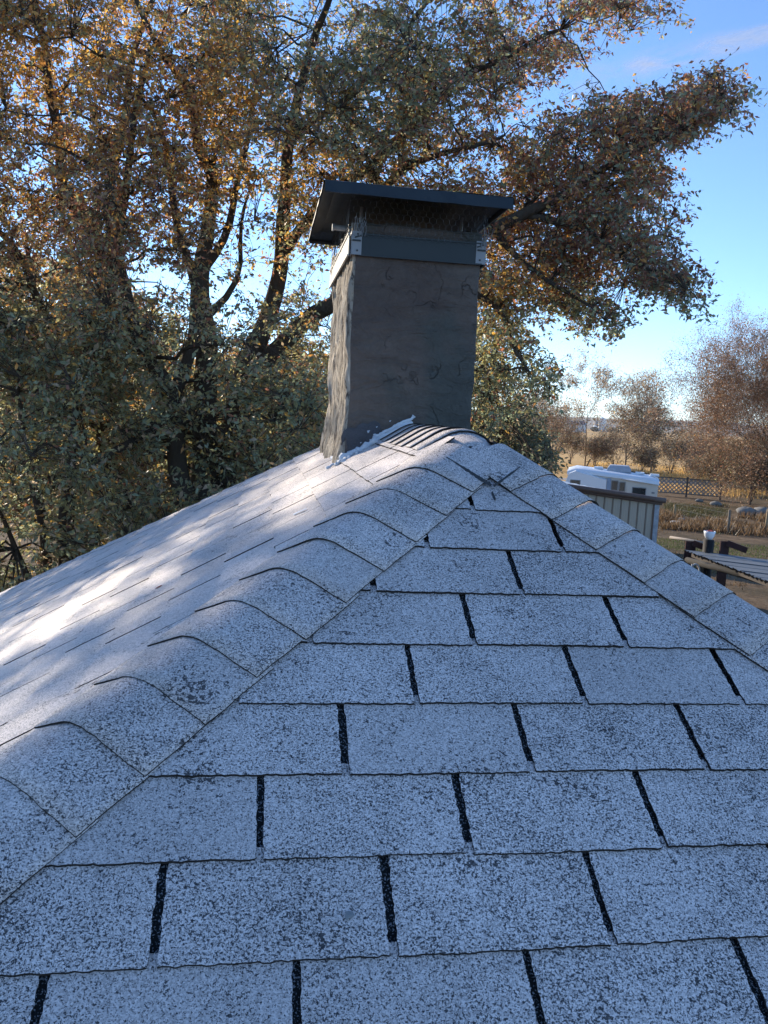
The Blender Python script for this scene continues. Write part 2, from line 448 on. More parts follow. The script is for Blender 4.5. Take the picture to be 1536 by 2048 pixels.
# ---- right slope, out of sight behind the ridge and hip
def rp(y, d, n=0.0): return np.array([AX + d/KR, y, -SR*d/KR + Z0]) + NR*n
fieldr = MB()
for r in range(-4, 30):
    off = 0.11-0.1277*r; top = 0.46+E*r
    for k in range(-18, 26):
        y_a = off+TW*k+0.0045; y_b = off+TW*(k+1)-0.0045; lift = rs.uniform(0, 0.0015)
        poly = [(y_a, top-OV), (y_b, top-OV), (y_b, top+E+rs.uniform(-.002, .002)), (y_a, top+E)]
        poly = clip(poly, -1, -1/(KR*MR), -0.06)
        if len(poly) > 2: poly = clip(poly, 0, -1, -0.06)
        if len(poly) > 2: poly = clip(poly, 1, -1.15/KR/1.0, YR)
        if len(poly) > 2: poly = clip(poly, 0, 1, MR*tl*KR-0.02)
        if len(poly) < 3 or area(poly) < 0.0008: continue
        f = lambda a, b: min(1, max(0, (b-(top-OV))/(E+OV)))
        V, F, I = slab(poly, rp, lambda a, b: 0.0022+0.0056*f(a, b)+lift, lambda a, b: 0.0001+0.0022*f(a, b)); F = orient(V, F, NR)
        b_ = len(fieldr.V); fieldr.V += [tuple(v) for v in V]; fieldr.F += [tuple(b_+i for i in f_) for f_ in F]; fieldr.I += I
tag(fieldr.build('shingle_field', [MAT_SH, MAT_EDGE], right), kind='stuff')

# ---- cap shingles over hips and ridge
def cap_row(name, P0, H, pa, pb, n_up, t_start, count, hw=0.15, rnd_=0.042, expo=0.127, lift0=0.010, jag=0.0012, parent=front, ln=0.165, skew=0.0, widths=None, drop=None, rise=0.0048):
    """P0 crest start, H unit direction downhill, pa/pb unit directions across both slopes; the lower (butt) end is the visible step"""
    na = np.cross(H, pa); na = na if na[2] > 0 else -na
    nb = np.cross(H, pb); nb = nb if nb[2] > 0 else -nb
    for j in range(count):
        e1 = t_start+expo*j; e0 = e1-ln
        w_ = hw + rs.uniform(-0.004, 0.004)
        ws = np.concatenate([np.linspace(-w_, -rnd_, 7), np.linspace(-rnd_, rnd_, 7)[1:-1], np.linspace(rnd_, w_, 7)])
        sk = skew+rs.uniform(-0.012, 0.012)
        rows_t = np.linspace(0, 1, 5); V = []; nW = len(ws); bot = []
        puff = rs.uniform(0.0, 0.003)
        for it_, t in enumerate(rows_t):
            for iw, wv in enumerate(ws):
                e = e0+(e1-e0)*t + sk*wv*t
                if it_ == len(rows_t)-1: e += rs.uniform(-jag, jag)
                wq = wv
                if iw in (0, nW-1): wq += rs.uniform(-jag, jag)
                h = lift0 + rise*t + puff*math.exp(-(wv/0.07)**2)
                if abs(wv) < rnd_:
                    s_ = (wv/rnd_+1)/2
                    base = (1-s_)**2*pa*rnd_ + s_**2*pb*rnd_
                    nn = unit(na*(1-s_)+nb*s_)
                    base = base
                else:
                    base = pa*abs(wq) if wv < 0 else pb*abs(wq); nn = na if wv < 0 else nb
                    h -= 0.003*(abs(wv)-rnd_)/(w_-rnd_)*(0.6 if t < 1 else 0.8)
                q = P0+H*e+base+nn*h
                if drop is not None: q = q+np.array([0, 0, drop(q)])
                V.append(q); bot.append(q-nn*0.0032)
        n5 = len(rows_t); F = []; I = []
        for a in range(n5-1):
            for b in range(nW-1):
                F.append((a*nW+b, a*nW+b+1, (a+1)*nW+b+1, (a+1)*nW+b)); I.append(0)
        NV = len(V); V += bot
        ring = [(n5-1)*nW+b for b in range(nW)]
        for b in range(nW-1): F.append((ring[b], ring[b+1], ring[b+1]+NV, ring[b]+NV)); I.append(1)
        for side in (0, nW-1):
            for a in range(n5-1): F.append((a*nW+side, (a+1)*nW+side, (a+1)*nW+side+NV, a*nW+side+NV)); I.append(1)
        o = obj(name, V, F, [MAT_SH, MAT_EDGE], parent, I)
        sm = [i == 0 for i in I]; o.data.polygons.foreach_set('use_smooth', sm)
        # make normals consistent upward
        fix_up(o.data, V, F)
def fix_up(me, V, F):
    import bmesh
    bm = bmesh.new(); bm.from_mesh(me)
    bmesh.ops.recalc_face_normals(bm, faces=bm.faces)
    up = sum(f.normal.z*f.calc_area() for f in bm.faces if f.material_index == 0)
    if up < 0: bmesh.ops.reverse_faces(bm, faces=bm.faces)
    bm.to_mesh(me); bm.free()
hl = unit(hipL(1)-hipL(0)); P00 = fp(AX, 0)
hr = unit(fp(AX+MR, K)-P00)
def perp(H, n, toward):
    v = unit(np.cross(H, n)); return v if v@np.array(toward, float) > 0 else -v
pfL = perp(hl, NF, (1, 0, 0)); plL = perp(hl, NL, (-.5, 1, 0))
pfR = perp(hr, NF, (-1, 0, 0)); prR = perp(hr, NR, (.5, 1, 0))
# lengths along the hip in 3-D of the fitted rows
cap_row('hip_shingle', P00, hl, plL, pfL, None, 0.66-0.127*3, 24, hw=0.150)
cap_row('hip_shingle', P00, hr, pfR, prR, None, 0.385-0.127*1, 24, hw=0.150)
# ridge, butts towards the viewer
yr = np.array([0, -1., 0])
plR = perp(yr, NL, (-1, 0, 0)); prR2 = perp(yr, NR, (1, 0, 0))
cap_row('ridge_shingle', np.array([AX, 0.93, Z0-0.006]), yr, plR, prR2, None, 0.10, 8, hw=0.150, rnd_=0.065, expo=0.125, lift0=0.012, rise=0.0085, parent=left, ln=0.2,
        drop=lambda q: -0.30*max(0.0, 0.10-q[1]) if q[1] < 0.10 else 0.0)
cap_row('ridge_shingle', np.array([AX, YR, Z0-0.012]), yr, plR, prR2, None, 0.0, 1, hw=0.150, rnd_=0.075, parent=left)
# far hip of the left slope
hf = unit(np.array([-1, 1.02, -SL])); NBK = unit(np.cross([1, 0, 0.0], hf)); NBK = NBK if NBK[2] > 0 else -NBK
plF = perp(hf, NL, (-1, -1, 0)); pbF = perp(hf, unit([0, 0.577, 1.0]), (1, 1, 0))
cap_row('hip_shingle', A1, hf, plF, pbF, None, 0.1, 36, hw=0.150, expo=0.135, parent=left, lift0=0.004)
# tar where the two hips meet
mt = MB()
def tar_strip(pts, wd, nm='tar_seam'):
    m = MB(); V = []; n = len(pts)
    for i, p in enumerate(pts):
        t = unit(pts[min(i+1, n-1)]-pts[max(i-1, 0)]); s_ = unit(np.cross(t, NF))
        wv = wd*(0.75+0.25*math.sin(math.pi*(i+0.5)/n))*rs.uniform(0.6, 1.3)
        V += [p+s_*wv-NF*0.002, p+NF*0.0025, p-s_*wv-NF*0.002]
    F = []
    for i in range(n-1):
        for k in range(2): F.append((3*i+k, 3*i+k+1, 3*i+4+k, 3*i+3+k))
    m.add(V, F); o = m.build(nm, [MAT_TAR], front, smooth=True); return o
def lerp(a, b, n): return [a+(b-a)*t for t in np.linspace(0, 1, n)]
def on_front(px, py, h=0.008):
    d = FW + RT*(px-768)/FPX - UP*(py-1024)/FPX; n = NF; t = ((fp(0, 0, h)-CAM)@n)/(d@n); return CAM+d*t
tar_strip(lerp(on_front(893, 915, .012), on_front(984, 970, 0.014), 34), 0.008)
tar_strip(lerp(on_front(986, 972, 0.014), on_front(1040, 934, 0.014), 22), 0.004)
tar_strip(lerp(on_front(985, 984, .009), on_front(991, 1000, 0.009), 8), 0.003)

# ================================================================== CHIMNEY
CX0, CX1, CY0, CY1 = -0.228, 0.236, 0.875, 1.72
ZT = Z0+0.685
chim = None
def ring_point(t):
    """closed footprint, t in 0..1 by perimeter, rounded corners"""
    w_, d_ = CX1-CX0, CY1-CY0; rc = 0.022
    per = 2*(w_+d_); s = (t % 1)*per
    if s < w_: x, y, nx, ny = CX0+s, CY0, 0, -1
    elif s < w_+d_: x, y, nx, ny = CX1, CY0+(s-w_), 1, 0
    elif s < 2*w_+d_: x, y, nx, ny = CX1-(s-w_-d_), CY1, 0, 1
    else: x, y, nx, ny = CX0, CY1-(s-2*w_-d_), -1, 0
    cx = min(max(x, CX0+rc), CX1-rc); cy = min(max(y, CY0+rc), CY1-rc)
    v = np.array([x-cx, y-cy]); L = np.linalg.norm(v)
    if L > rc: v = v/L*rc
    p = np.array([cx, cy])+v
    n = v/np.linalg.norm(v) if np.linalg.norm(v) > 1e-6 else np.array([nx, ny])
    if abs(np.linalg.norm(v)-rc) > 1e-4 or L <= rc*0.9999:
        n = np.array([nx, ny], float) if (abs(x-cx) < 1e-9 or abs(y-cy) < 1e-9) else n
    return p, n, nx
NP, NH = 230, 110
V = []; zlo = Z0-0.75
mis = []
for h in range(NH+1):
    fz = h/NH; z = zlo+(ZT-zlo)*fz
    for k in range(NP):
        p, n, nx = ring_point(k/NP)
        q = np.array([p[0]*3, p[1]*3, z*3])
        a = 0.010*mnoise.fractal(Vector(q), 1.0, 2.0, 3)
        a += 0.004*mnoise.noise(Vector(q*5.5))
        a += 0.0035*mnoise.ridged_multi_fractal(Vector(q*2.2), 1.0, 2.0, 4, 1.0, 2.0)*0.5
        if n[0] < -0.3:
            a += 0.015*mnoise.noise(Vector((p[1]*14, 3.1, z*4.5))) + 0.009*mnoise.noise(Vector((p[1]*38, 7, z*13)))
            if z < Z0+0.10: a += 0.012*(Z0+0.10-z)/0.3
        flare = 0.012*max(0, min(1, (Z0+0.02-z)/0.15))
        p = p+n*(a+flare)
        V.append((p[0], p[1], z))
F = []; I = []
for h in range(NH):
    for k in range(NP):
        F.append((h*NP+k, h*NP+(k+1) % NP, (h+1)*NP+(k+1) % NP, (h+1)*NP+k))
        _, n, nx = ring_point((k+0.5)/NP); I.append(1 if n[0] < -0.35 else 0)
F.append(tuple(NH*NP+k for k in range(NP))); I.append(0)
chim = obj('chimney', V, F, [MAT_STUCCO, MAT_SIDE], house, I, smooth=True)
# mortar crown on top, ragged
m = MB(); n = 64; V = []
for lev, (ins, z) in enumerate(((0.004, ZT-0.02), (0.010, ZT+0.006), (0.05, ZT+0.016))):
    for k in range(n):
        p, nn, _ = ring_point(k/n); p = p-nn*ins*1.0
        if lev == 2: c = np.array([(CX0+CX1)/2, (CY0+CY1)/2]); p = c+(p-c)*0.86
        V.append((p[0]+rs.uniform(-.003, .003), p[1]+rs.uniform(-.003, .003), z+(rs.uniform(-0.006, 0.008) if lev else 0)))
F = [(a*n+k, a*n+(k+1) % n, (a+1)*n+(k+1) % n, (a+1)*n+k) for a in range(2) for k in range(n)] + [tuple(2*n+k for k in range(n))]
m.add(V, F); m.build('mortar_crown', [MAT_MORTAR], chim)
# metal band round the top
zb0, zb1 = Z0+0.572, Z0+0.648
def band_piece(p, q, nrm, mat, nm='metal_band', slopeL=0.0):
    m = MB(); d = unit(np.array([*(q-p), 0])); N_ = np.array([*nrm, 0.0]); L = np.linalg.norm(q-p)
    c = (p+q)/2
    m.box([c[0]+N_[0]*0.012, c[1]+N_[1]*0.012, (zb0+zb1)/2], (L, 0.0035, zb1-zb0), (d, np.cross([0, 0, 1], d), (0, 0, 1)))
    for zz in (zb0+0.002, zb1-0.002):
        m.box([c[0]+N_[0]*0.0155, c[1]+N_[1]*0.0155, zz], (L, 0.004, 0.005), (d, np.cross([0, 0, 1], d), (0, 0, 1)))
    return m.build(nm, [mat], chim)
g_ = 0.010
band_piece(np.array([CX0-g_+0.03, CY0]), np.array([CX1+g_-0.01, CY0]), (0, -1), MAT_BAND)
band_piece(np.array([CX1, CY0]), np.array([CX1, CY1]), (1, 0), MAT_BAND)
band_piece(np.array([CX0, CY1]), np.array([CX1, CY1]), (0, 1), MAT_BAND)
MAT_LBAND = simple('sunlit_metal_band', (0.42, 0.40, 0.36), 0.5, 0.2, 0.15, 10)  # sun side of the same band, sunlight painted into its colour
band_piece(np.array([CX0-0.002, CY1+g_]), np.array([CX0-0.002, CY0-g_+0.004]), (-1, 0), MAT_LBAND)
# corner brackets with screws
def bracket(x, y, sx):
    m = MB(); zc = (zb0+zb1)/2
    m.box([x+sx*0.016, y-0.0175, zc+0.004], (0.034, 0.003, 0.080))
    m.box([x-sx*0.002, y+0.006, zc+0.004], (0.003, 0.045, 0.080))
    m.box([x+sx*0.014, y-0.021, zc+0.012], (0.030, 0.006, 0.005), mi=1)
    m.box([x+sx*0.020, y-0.022, zc+0.026], (0.024, 0.006, 0.004), ax=(unit([1, 0, 0.35]), (0, 1, 0), unit([-0.35, 0, 1])), mi=1)
    o = m.build('corner_bracket', [MAT_GALV, MAT_BAND], chim)
    for dz in (-0.022, 0.034):
        s = MB(); s.tube([(x+sx*0.018, y-0.0215, zc+dz), (x+sx*0.018, y-0.0175, zc+dz)], 0.0035, 8)
        s.build('screw', [MAT_TAR], chim)
bracket(CX0-0.004, CY0, 1)
bracket(CX1+0.010, CY0+0.002, -1)
# rain cap : bent sheet with lip
zc = Z0+0.764
XL, XR, YF, YB = -0.345, 0.292, 0.700, 1.66
m = MB(); V = []; nx_, ny_ = 14, 12
for lay in (0, 1):
    for j in range(ny_+1):
        for i in range(nx_+1):
            a, b = i/nx_, j/ny_
            x = XL+(XR-XL)*a; y = YF+(YB-YF)*b
            ins = 0.10; ez = min(1, min(a/ins, (1-a)/ins), min(b/0.10, (1-b)/0.10))
            z = zc+0.010+0.022*ez + 0.010*math.sin(math.pi*a)*math.sin(math.pi*b) + 0.0022*mnoise.noise((x*9, y*9, 3))
            V.append((x, y, z-(0.004 if lay else 0)))
def idx(l, j, i): return l*(nx_+1)*(ny_+1)+j*(nx_+1)+i
F = []
for j in range(ny_):
    for i in range(nx_):
        F.append((idx(0, j, i), idx(0, j, i+1), idx(0, j+1, i+1), idx(0, j+1, i)))
        F.append((idx(1, j, i), idx(1, j+1, i), idx(1, j+1, i+1), idx(1, j, i+1)))
m.add(V, F)
# folded lips on the four sides
def lip(P, Q, out, hgt, th=0.003):
    n = 12; Vv = []
    for k in range(n+1):
        c = P+(Q-P)*k/n; wv = rs.uniform(-0.0016, 0.0016); o = np.array(out)
        Vv += [c+[0, 0, 0.014]-o*0.006, c+o*(0.004)+[0, 0, 0.011+wv], c+o*(0.007+wv)+[0, 0, -hgt+wv], c+o*(0.003)+[0, 0, -hgt-0.001], c+[0, 0, -0.004]]
    Ff = [(5*k+a, 5*k+a+1, 5*k+a+6, 5*k+a+5) for k in range(n) for a in range(4)]
    m.add(Vv, Ff)
c00 = np.array([XL, YF, zc]); c10 = np.array([XR, YF, zc-0.004]); c01 = np.array([XL, YB, zc]); c11 = np.array([XR, YB, zc])
lip(c00, c10, (0, -1, 0), 0.026); lip(c10, c11, (1, 0, 0), 0.008); lip(c01, c00, (-1, 0, 0), 0.008); lip(c11, c01, (0, 1, 0), 0.012)
m.build('rain_cap', [MAT_CAP], chim, smooth=False)
# pipes carrying the cap
for (x, y) in ((CX0+0.04, 1.02), (CX1-0.04, 1.05), (CX0+0.04, 1.6), (CX1-0.04, 1.6)):
    s = MB(); s.tube([(x, y, ZT), (x, y, zc+0.01)], 0.006, 8); s.build('support_rod', [MAT_GALV], chim)
s = MB(); s.tube([(-0.285, 1.05, Z0+0.700), (-0.13, 1.04, Z0+0.692)], 0.0105, 12); s.tube([(-0.291, 1.05, Z0+0.700), (-0.283, 1.05, Z0+0.700)], 0.0135, 12)
s.build('support_rod', [MAT_GALV], chim)
# chicken wire round the opening
def hexwire(P, Q, z0, z1, cell=0.0235, bulge=0.0):
    m = MB(); L = np.linalg.norm(Q-P); d = (Q-P)/L; nn = np.cross(d, [0, 0, 1]); R = 0.00055
    hgt = cell*1.15; rowsn = int((z1-z0)/(hgt*0.75))+1; cols = int(L/cell)
    def W(x, z): 
        wob = mnoise.noise_vector(Vector((x*14, z*14, 2.0)))*0.005
        return P+d*x+np.array([0, 0, z])+nn*(0.006*mnoise.noise((x*6, z*9, 0)))+np.array(wob)
    for r in range(rowsn):
        for c in range(cols):
            x = c*cell+(cell/2 if r % 2 else 0); z = z0+r*hgt*0.75
            a, b, c_, e = W(x, z), W(x+cell/2, z+hgt*0.25), W(x+cell, z), W(x+cell/2, z+hgt*0.72)
            for p, q, rr in ((a, b, R), (b, c_, R), (b, e, R*1.5)):
                if max(p[2], q[2]) > zc+0.012: continue
                m.tube([p, q], rr, 3, cap=False)
    return m
z0_ = Z0+0.635
for P, Q in (((CX0-0.016, CY0-0.018), (CX1+0.016, CY0-0.018)), ((CX1+0.016, CY0-0.016), (CX1+0.016, CY1)), ((CX0-0.016, CY1), (CX0-0.016, CY0-0.016))):
    hexwire(np.array([*P, 0.0]), np.array([*Q, 0.0]), z0_, zc+0.01).build('wire_mesh', [MAT_WIRE], chim)
# twisted loose wire ends at both front corners
for (x, sgn) in ((CX0+0.02, 1), (CX1+0.012, -1)):
    m = MB()
    for k in range(9):
        p = np.array([x+rs.uniform(-.02, .02), CY0-0.02+rs.uniform(-.006, .004), zb1-0.02+rs.uniform(-0.01, 0.02)])
        pts = [p]
        for j in range(4): p = p+np.array([rs.uniform(-.007, .007), rs.uniform(-.004, .004), rs.uniform(0.008, 0.022)]); pts.append(p)
        m.tube(pts, 0.0009, 4, cap=False)
    m.build('wire_end', [MAT_GALV], chim)
# grey cement patch low on the front corner
def blob_sheet(cx, cz, rx, rz, y, mat, nm, thick=0.012, parent=None, n=26):
    V = []; F = []
    rings = 7
    V.append((cx, y-thick, cz))
    for r in range(1, rings+1):
        for k in range(n):
            a = 2*math.pi*k/n; q = r/rings*(1+0.5*mnoise.noise((math.cos(a)*1.7, math.sin(a)*1.7, cx*9)))
            V.append((cx+rx*q*math.cos(a), y-thick*(1-(r/rings)**4)+0.003*mnoise.noise((a*3, r, 2)), cz+rz*q*math.sin(a)))
    for k in range(n): F.append((0, 1+k, 1+(k+1) % n))
    for r in range(rings-1):
        for k in range(n): F.append((1+r*n+k, 1+(r+1)*n+k, 1+(r+1)*n+(k+1) % n, 1+r*n+(k+1) % n))
    return obj(nm, V, F, [mat], parent, None, True)
blob_sheet(-0.155, Z0-0.085, 0.085, 0.085, CY0-0.010, MAT_GREYCEM, 'cement_patch', 0.005, chim)
# white sealant smeared along the foot
def seal_line(P, r0, seed, n_sub=5):
    m = MB(); rr = random.Random(seed); pts = []; R = []
    for i in range(len(P)-1):
        L = np.linalg.norm(P[i+1]-P[i]); n = max(2, int(L/0.009))
        for k in range(n):
            q = P[i]+(P[i+1]-P[i])*k/n
            pts.append(q+np.array([rr.uniform(-.0035, .0035), rr.uniform(-.003, .003), rr.uniform(-.003, .004)])); R.append(r0*rr.uniform(0.65, 1.25)*(1+0.5*mnoise.noise(Vector(q*40))))
    m.tube(pts, R, 7)
    return m
def foot(x): return np.array([x, CY0-0.014, lp(0, 0)[2] - SL*(AX-x)+0.006]) if x < AX else np.array([x, CY0-0.014, Z0-SR*(x-AX)+0.006])
xs = np.linspace(CX0-0.012, 0.02, 12)
m = seal_line([foot(x)+[0, -0.003, 0.008] for x in xs], 0.014, 3)
m.build('sealant', [MAT_SEAL], chim, smooth=True)
m = seal_line([foot(-0.12)+[0, -0.005, 0.022], foot(-0.05)+[0, -0.004, 0.024], foot(0.0)+[0, -0.006, 0.022], foot(0.03)+[0, -0.006, 0.03]], 0.007, 4); m.build('sealant', [MAT_SEAL], chim, smooth=True)
m = seal_line([np.array([CX0-0.014, y, Z0-SL*(AX-CX0+0.014)+0.008]) for y in np.linspace(CY0-0.01, CY0+0.30, 7)], 0.010, 8); m.build('sealant', [MAT_SEAL], chim, smooth=True)
for a, b, r_ in (((-0.232, 0.86), (-0.262, 0.80), .008), ((-0.225, 0.86), (-0.238, 0.775), .009), ((-0.21, 0.86), (-0.215, 0.80), .008), ((-0.235, 0.87), (-0.30, 0.85), .006), ((-0.19, 0.86), (-0.185, 0.82), .007)):
    def sp(q, k): return np.array([q[0], q[1], Z0-SL*(AX-q[0])+0.008])
    seal_line([sp(a, 0), sp(((a[0]+b[0])/2+.004, (a[1]+b[1])/2), 0), sp(b, 0)], r_, int(a[0]*-1000)+3).build('sealant', [MAT_SEAL], chim, smooth=True)
for i in range(8):
    x = rs.uniform(-0.19, -0.04); p = foot(x)+np.array([0, 0, rs.uniform(0.02, 0.06)])
    m = MB(); r_ = rs.uniform(0.0015, 0.004); m.tube([p-[0, .0, r_], p, p+[r_*2, 0, r_]], [r_*.5, r_, r_*.4], 7); m.build('sealant', [MAT_SEAL], chim, smooth=True)

# ================================================================== GROUND AND FAR LAND
def ground_mat():
    b = NB('dry_yard_soil'); co = b.coord('Object')
    n1 = b.noise(co, 0.16, 6, 0.62); n2 = b.noise(co, 1.4, 6, 0.7); n3 = b.noise(co, 9.0, 4, 0.7)
    c = b.mix(b.ramp(n2, [(0.35, 0.0), (0.65, 1.0)]), (0.075, 0.052, 0.034), (0.20, 0.145, 0.092))
    c = b.mix(b.ramp(n1, [(0.50, 0.0), (0.60, 0.65)]), c, (0.058, 0.052, 0.032))
    c = b.mix(b.ramp(n3, [(0.55, 0.0), (0.75, 0.55)]), c, (0.30, 0.24, 0.15))
    b.bsdf(c, 0.95, 0, b.bump(n3, 0.8, 0.06), 0.1); return b.m
def field_mat():
    b = NB('golden_stubble'); co = b.coord('Object')
    n1 = b.noise(co, 0.02, 5, 0.6); n2 = b.noise(b.coord('Object', (1, 0.35, 1)), 0.5, 6, 0.7)
    c = b.mix(n2, (0.40, 0.25, 0.095), (0.62, 0.42, 0.19))
    c = b.mix(b.ramp(n1, [(0.52, 0.0), (0.62, 0.5)]), c, (0.24, 0.16, 0.09))
    b.bsdf(c, 0.95, 0, b.bump(n2, 0.6, 0.15), 0.1); return b.m
def sheet(name, P, z, mat, sub=1, kind='structure'):
    o = obj(name, [(x, y, z) for x, y in P], [tuple(range(len(P)))], [mat], None, None, False, (P[0][0], P[0][1], 0)); return tag(o, kind=kind)
sheet('ground', [(-4400, -900), (7400, -900), (7400, 6150), (-4400, 6150)], 0.0, ground_mat())
fm = field_mat()
sheet('golden_field', [(-150, 66), (30, 64), (60, 84), (140, 96), (900, 300), (1800, 1500), (-300, 1500)], 0.004, fm)
far_m = simple('far_farmland', (0.20, 0.15, 0.09), 0.95, 0, 0.35, 0.004, 0.1)
sheet('far_farmland', [(-2500, 1400), (4500, 600), (7300, 5000), (-4000, 5000)], 0.010, far_m)
sheet('dirt_road', [(20, 73.0), (40, 76.5), (62, 83), (62, 86), (39.5, 79.0), (20, 75.4)], 0.012, simple('road_gravel', (0.28, 0.27, 0.26), 0.9, 0, 0.2, 1.2))
# hills on the horizon
def hills(name, y0, h, seed, x0, x1, mat, depth=500):
    n = 160; V = []; F = []
    for j, (fy, fh) in enumerate(((0, 0), (0.35, 0.62), (0.6, 1.0), (1.0, 0.0))):
        for i in range(n+1):
            x = x0+(x1-x0)*i/n
            hh = h*(0.62+0.5*mnoise.fractal(Vector((x*0.0009, seed, 0)), 1, 2, 4))
            V.append((x, y0+depth*fy, -0.3+max(0.0, hh)*fh))
    for j in range(3):
        for i in range(n): F.append((j*(n+1)+i, j*(n+1)+i+1, (j+1)*(n+1)+i+1, (j+1)*(n+1)+i))
    o = obj(name, V, F, [mat], None, None, True, (0, y0, 0)); return tag(o, kind='structure')
hm = simple('hill_slope', (0.17, 0.15, 0.11), 0.95, 0, 0.3, 0.01, 0.1)
hills('hills', 3300, 46, 2.0, -1500, 5200, hm)
hills('hills', 4700, 84, 9.0, -2500, 7000, hm, 900)
# clouds: a torn vapour streak high up and a low pale bank near the horizon
def cloud_sheet(name, P, dens, scale, seed, label):
    b = NB(name+'_vapour'); uv = b.coord('UV')
    mp = b.n('ShaderNodeMapping'); b.l(uv, mp.inputs[0]); mp.inputs['Scale'].default_value = scale; mp.inputs['Location'].default_value = (seed, seed*.7, 0)
    n = b.noise(mp.outputs[0], 1.0, 7, 0.62, 0.6)
    sx = b.n('ShaderNodeSeparateXYZ'); b.l(uv, sx.inputs[0])
    ev = b.math('MULTIPLY', b.math('MULTIPLY', sx.outputs[1], b.math('SUBTRACT', 1.0, sx.outputs[1])), 4.0)
    eu = b.math('MINIMUM', b.math('MULTIPLY', b.math('MULTIPLY', sx.outputs[0], b.math('SUBTRACT', 1.0, sx.outputs[0])), 7.0), 1.0)
    a = b.math('MULTIPLY', b.math('MULTIPLY', b.ramp(n, [(0.36, 0.0), (0.72, 1.0)]), b.math('POWER', ev, 1.4)), b.math('MULTIPLY', eu, dens))
    df = b.n('ShaderNodeBsdfDiffuse'); df.inputs[0].default_value = (0.95, 0.95, 0.95, 1)
    tl_ = b.n('ShaderNodeBsdfTranslucent'); tl_.inputs[0].default_value = (0.95, 0.95, 0.95, 1)
    ad = b.n('ShaderNodeMixShader'); ad.inputs[0].default_value = 0.5; b.l(df.outputs[0], ad.inputs[1]); b.l(tl_.outputs[0], ad.inputs[2])
    tp = b.n('ShaderNodeBsdfTransparent'); mx = b.n('ShaderNodeMixShader')
    b.l(a, mx.inputs[0]); b.l(tp.outputs[0], mx.inputs[1]); b.l(ad.outputs[0], mx.inputs[2]); b.l(mx.outputs[0], b.out.inputs[0])
    o = obj(name, P, [(0, 1, 2, 3)], [b.m], None, None, False, P[0])
    u = o.data.uv_layers.new(name='UVMap')
    for i, c in enumerate(((0, 0), (1, 0), (1, 1), (0, 1))): u.data[i].uv = c
    tag(o, kind='structure'); return o
HC = 2600.0
def skyp(px, py): return on_z(px, py, HC)
cloud_sheet('contrail_cloud', [skyp(1130, 205), skyp(1640, 70), skyp(1640, 0), skyp(1130, 135)], 0.7, (4.5, 1.4, 1), 3.0, '')
def skyl(px, py): return on_z(px, py, 900.0)
cloud_sheet('cloud', [skyl(1150, 838), skyl(1850, 862), skyl(1850, 770), skyl(1150, 745)], 0.45, (2.2, 1.2, 1), 8.0, '')

# ================================================================== TREES
def rnd_unit(n):
    v = RNG.normal(size=(n, 3)); return v/np.linalg.norm(v, axis=1, keepdims=True)
_perm = RNG.random((64, 64, 64))
def vnoise(P, scale, off=0.0):
    q = (np.asarray(P)*scale+off+1000.0); i = np.floor(q).astype(int); f = q-i; f = f*f*(3-2*f); i = i % 64; j = (i+1) % 64
    def g(a, b, c): return _perm[a, b, c]
    x0, y0, z0 = i.T; x1, y1, z1 = j.T; fx, fy, fz = f.T
    c00 = g(x0, y0, z0)*(1-fx)+g(x1, y0, z0)*fx; c10 = g(x0, y1, z0)*(1-fx)+g(x1, y1, z0)*fx
    c01 = g(x0, y0, z1)*(1-fx)+g(x1, y0, z1)*fx; c11 = g(x0, y1, z1)*(1-fx)+g(x1, y1, z1)*fx
    return (c00*(1-fy)+c10*fy)*(1-fz)+(c01*(1-fy)+c11*fy)*fz
def tubes_np(P0, P1, R0, R1, n=3):
    """many single-segment tubes at once -> V, quads"""
    T = P1-P0; L = np.linalg.norm(T, axis=1, keepdims=True)+1e-9; T = T/L
    A = np.where(np.abs(T[:, 2:3]) < 0.9, np.array([[0, 0, 1.]]), np.array([[1., 0, 0]]))
    X = np.cross(T, A); X /= np.linalg.norm(X, axis=1, keepdims=True)+1e-9; Y = np.cross(T, X)
    V = np.empty((len(P0), 2, n, 3))
    for k in range(n):
        a = 2*math.pi*k/n; D = X*math.cos(a)+Y*math.sin(a)
        V[:, 0, k] = P0+D*R0[:, None]; V[:, 1, k] = P1+D*R1[:, None]
    b = (np.arange(len(P0))*2*n)[:, None]
    Q = np.concatenate([np.stack([b[:, 0]+k, b[:, 0]+(k+1) % n, b[:, 0]+n+(k+1) % n, b[:, 0]+n+k], 1) for k in range(n)])
    return V.reshape(-1, 3), Q
def leaves_np(C, size, droop=0.5, aspect=0.42, colfn=None):
    """leaf kites with a fold down the middle: 4 verts, 2 tris"""
    n = len(C); d = rnd_unit(n); d[:, 2] = d[:, 2]*0.6-droop; d /= np.linalg.norm(d, axis=1, keepdims=True)
    s = np.cross(d, rnd_unit(n)); s /= np.linalg.norm(s, axis=1, keepdims=True)+1e-9
    nn = np.cross(d, s)
    L = size*RNG.uniform(0.5, 1.45, (n, 1)); W = L*aspect*RNG.uniform(0.7, 1.25, (n, 1))
    V = np.empty((n, 4, 3)); V[:, 0] = C
    V[:, 1] = C+d*L*0.42+s*W*0.5+nn*W*0.22; V[:, 2] = C+d*L+nn*L*RNG.uniform(-.2, .2, (n, 1)); V[:, 3] = C+d*L*0.42-s*W*0.5+nn*W*0.22
    b = np.arange(n)*4
    T = np.concatenate([np.stack([b, b+1, b+2], 1), np.stack([b, b+2, b+3], 1)])
    return V.reshape(-1, 3), T
def px_of(P):
    v = P-CAM; z = v@FW; return 768+FPX*(v@RT)/z, 1024-FPX*(v@UP)/z
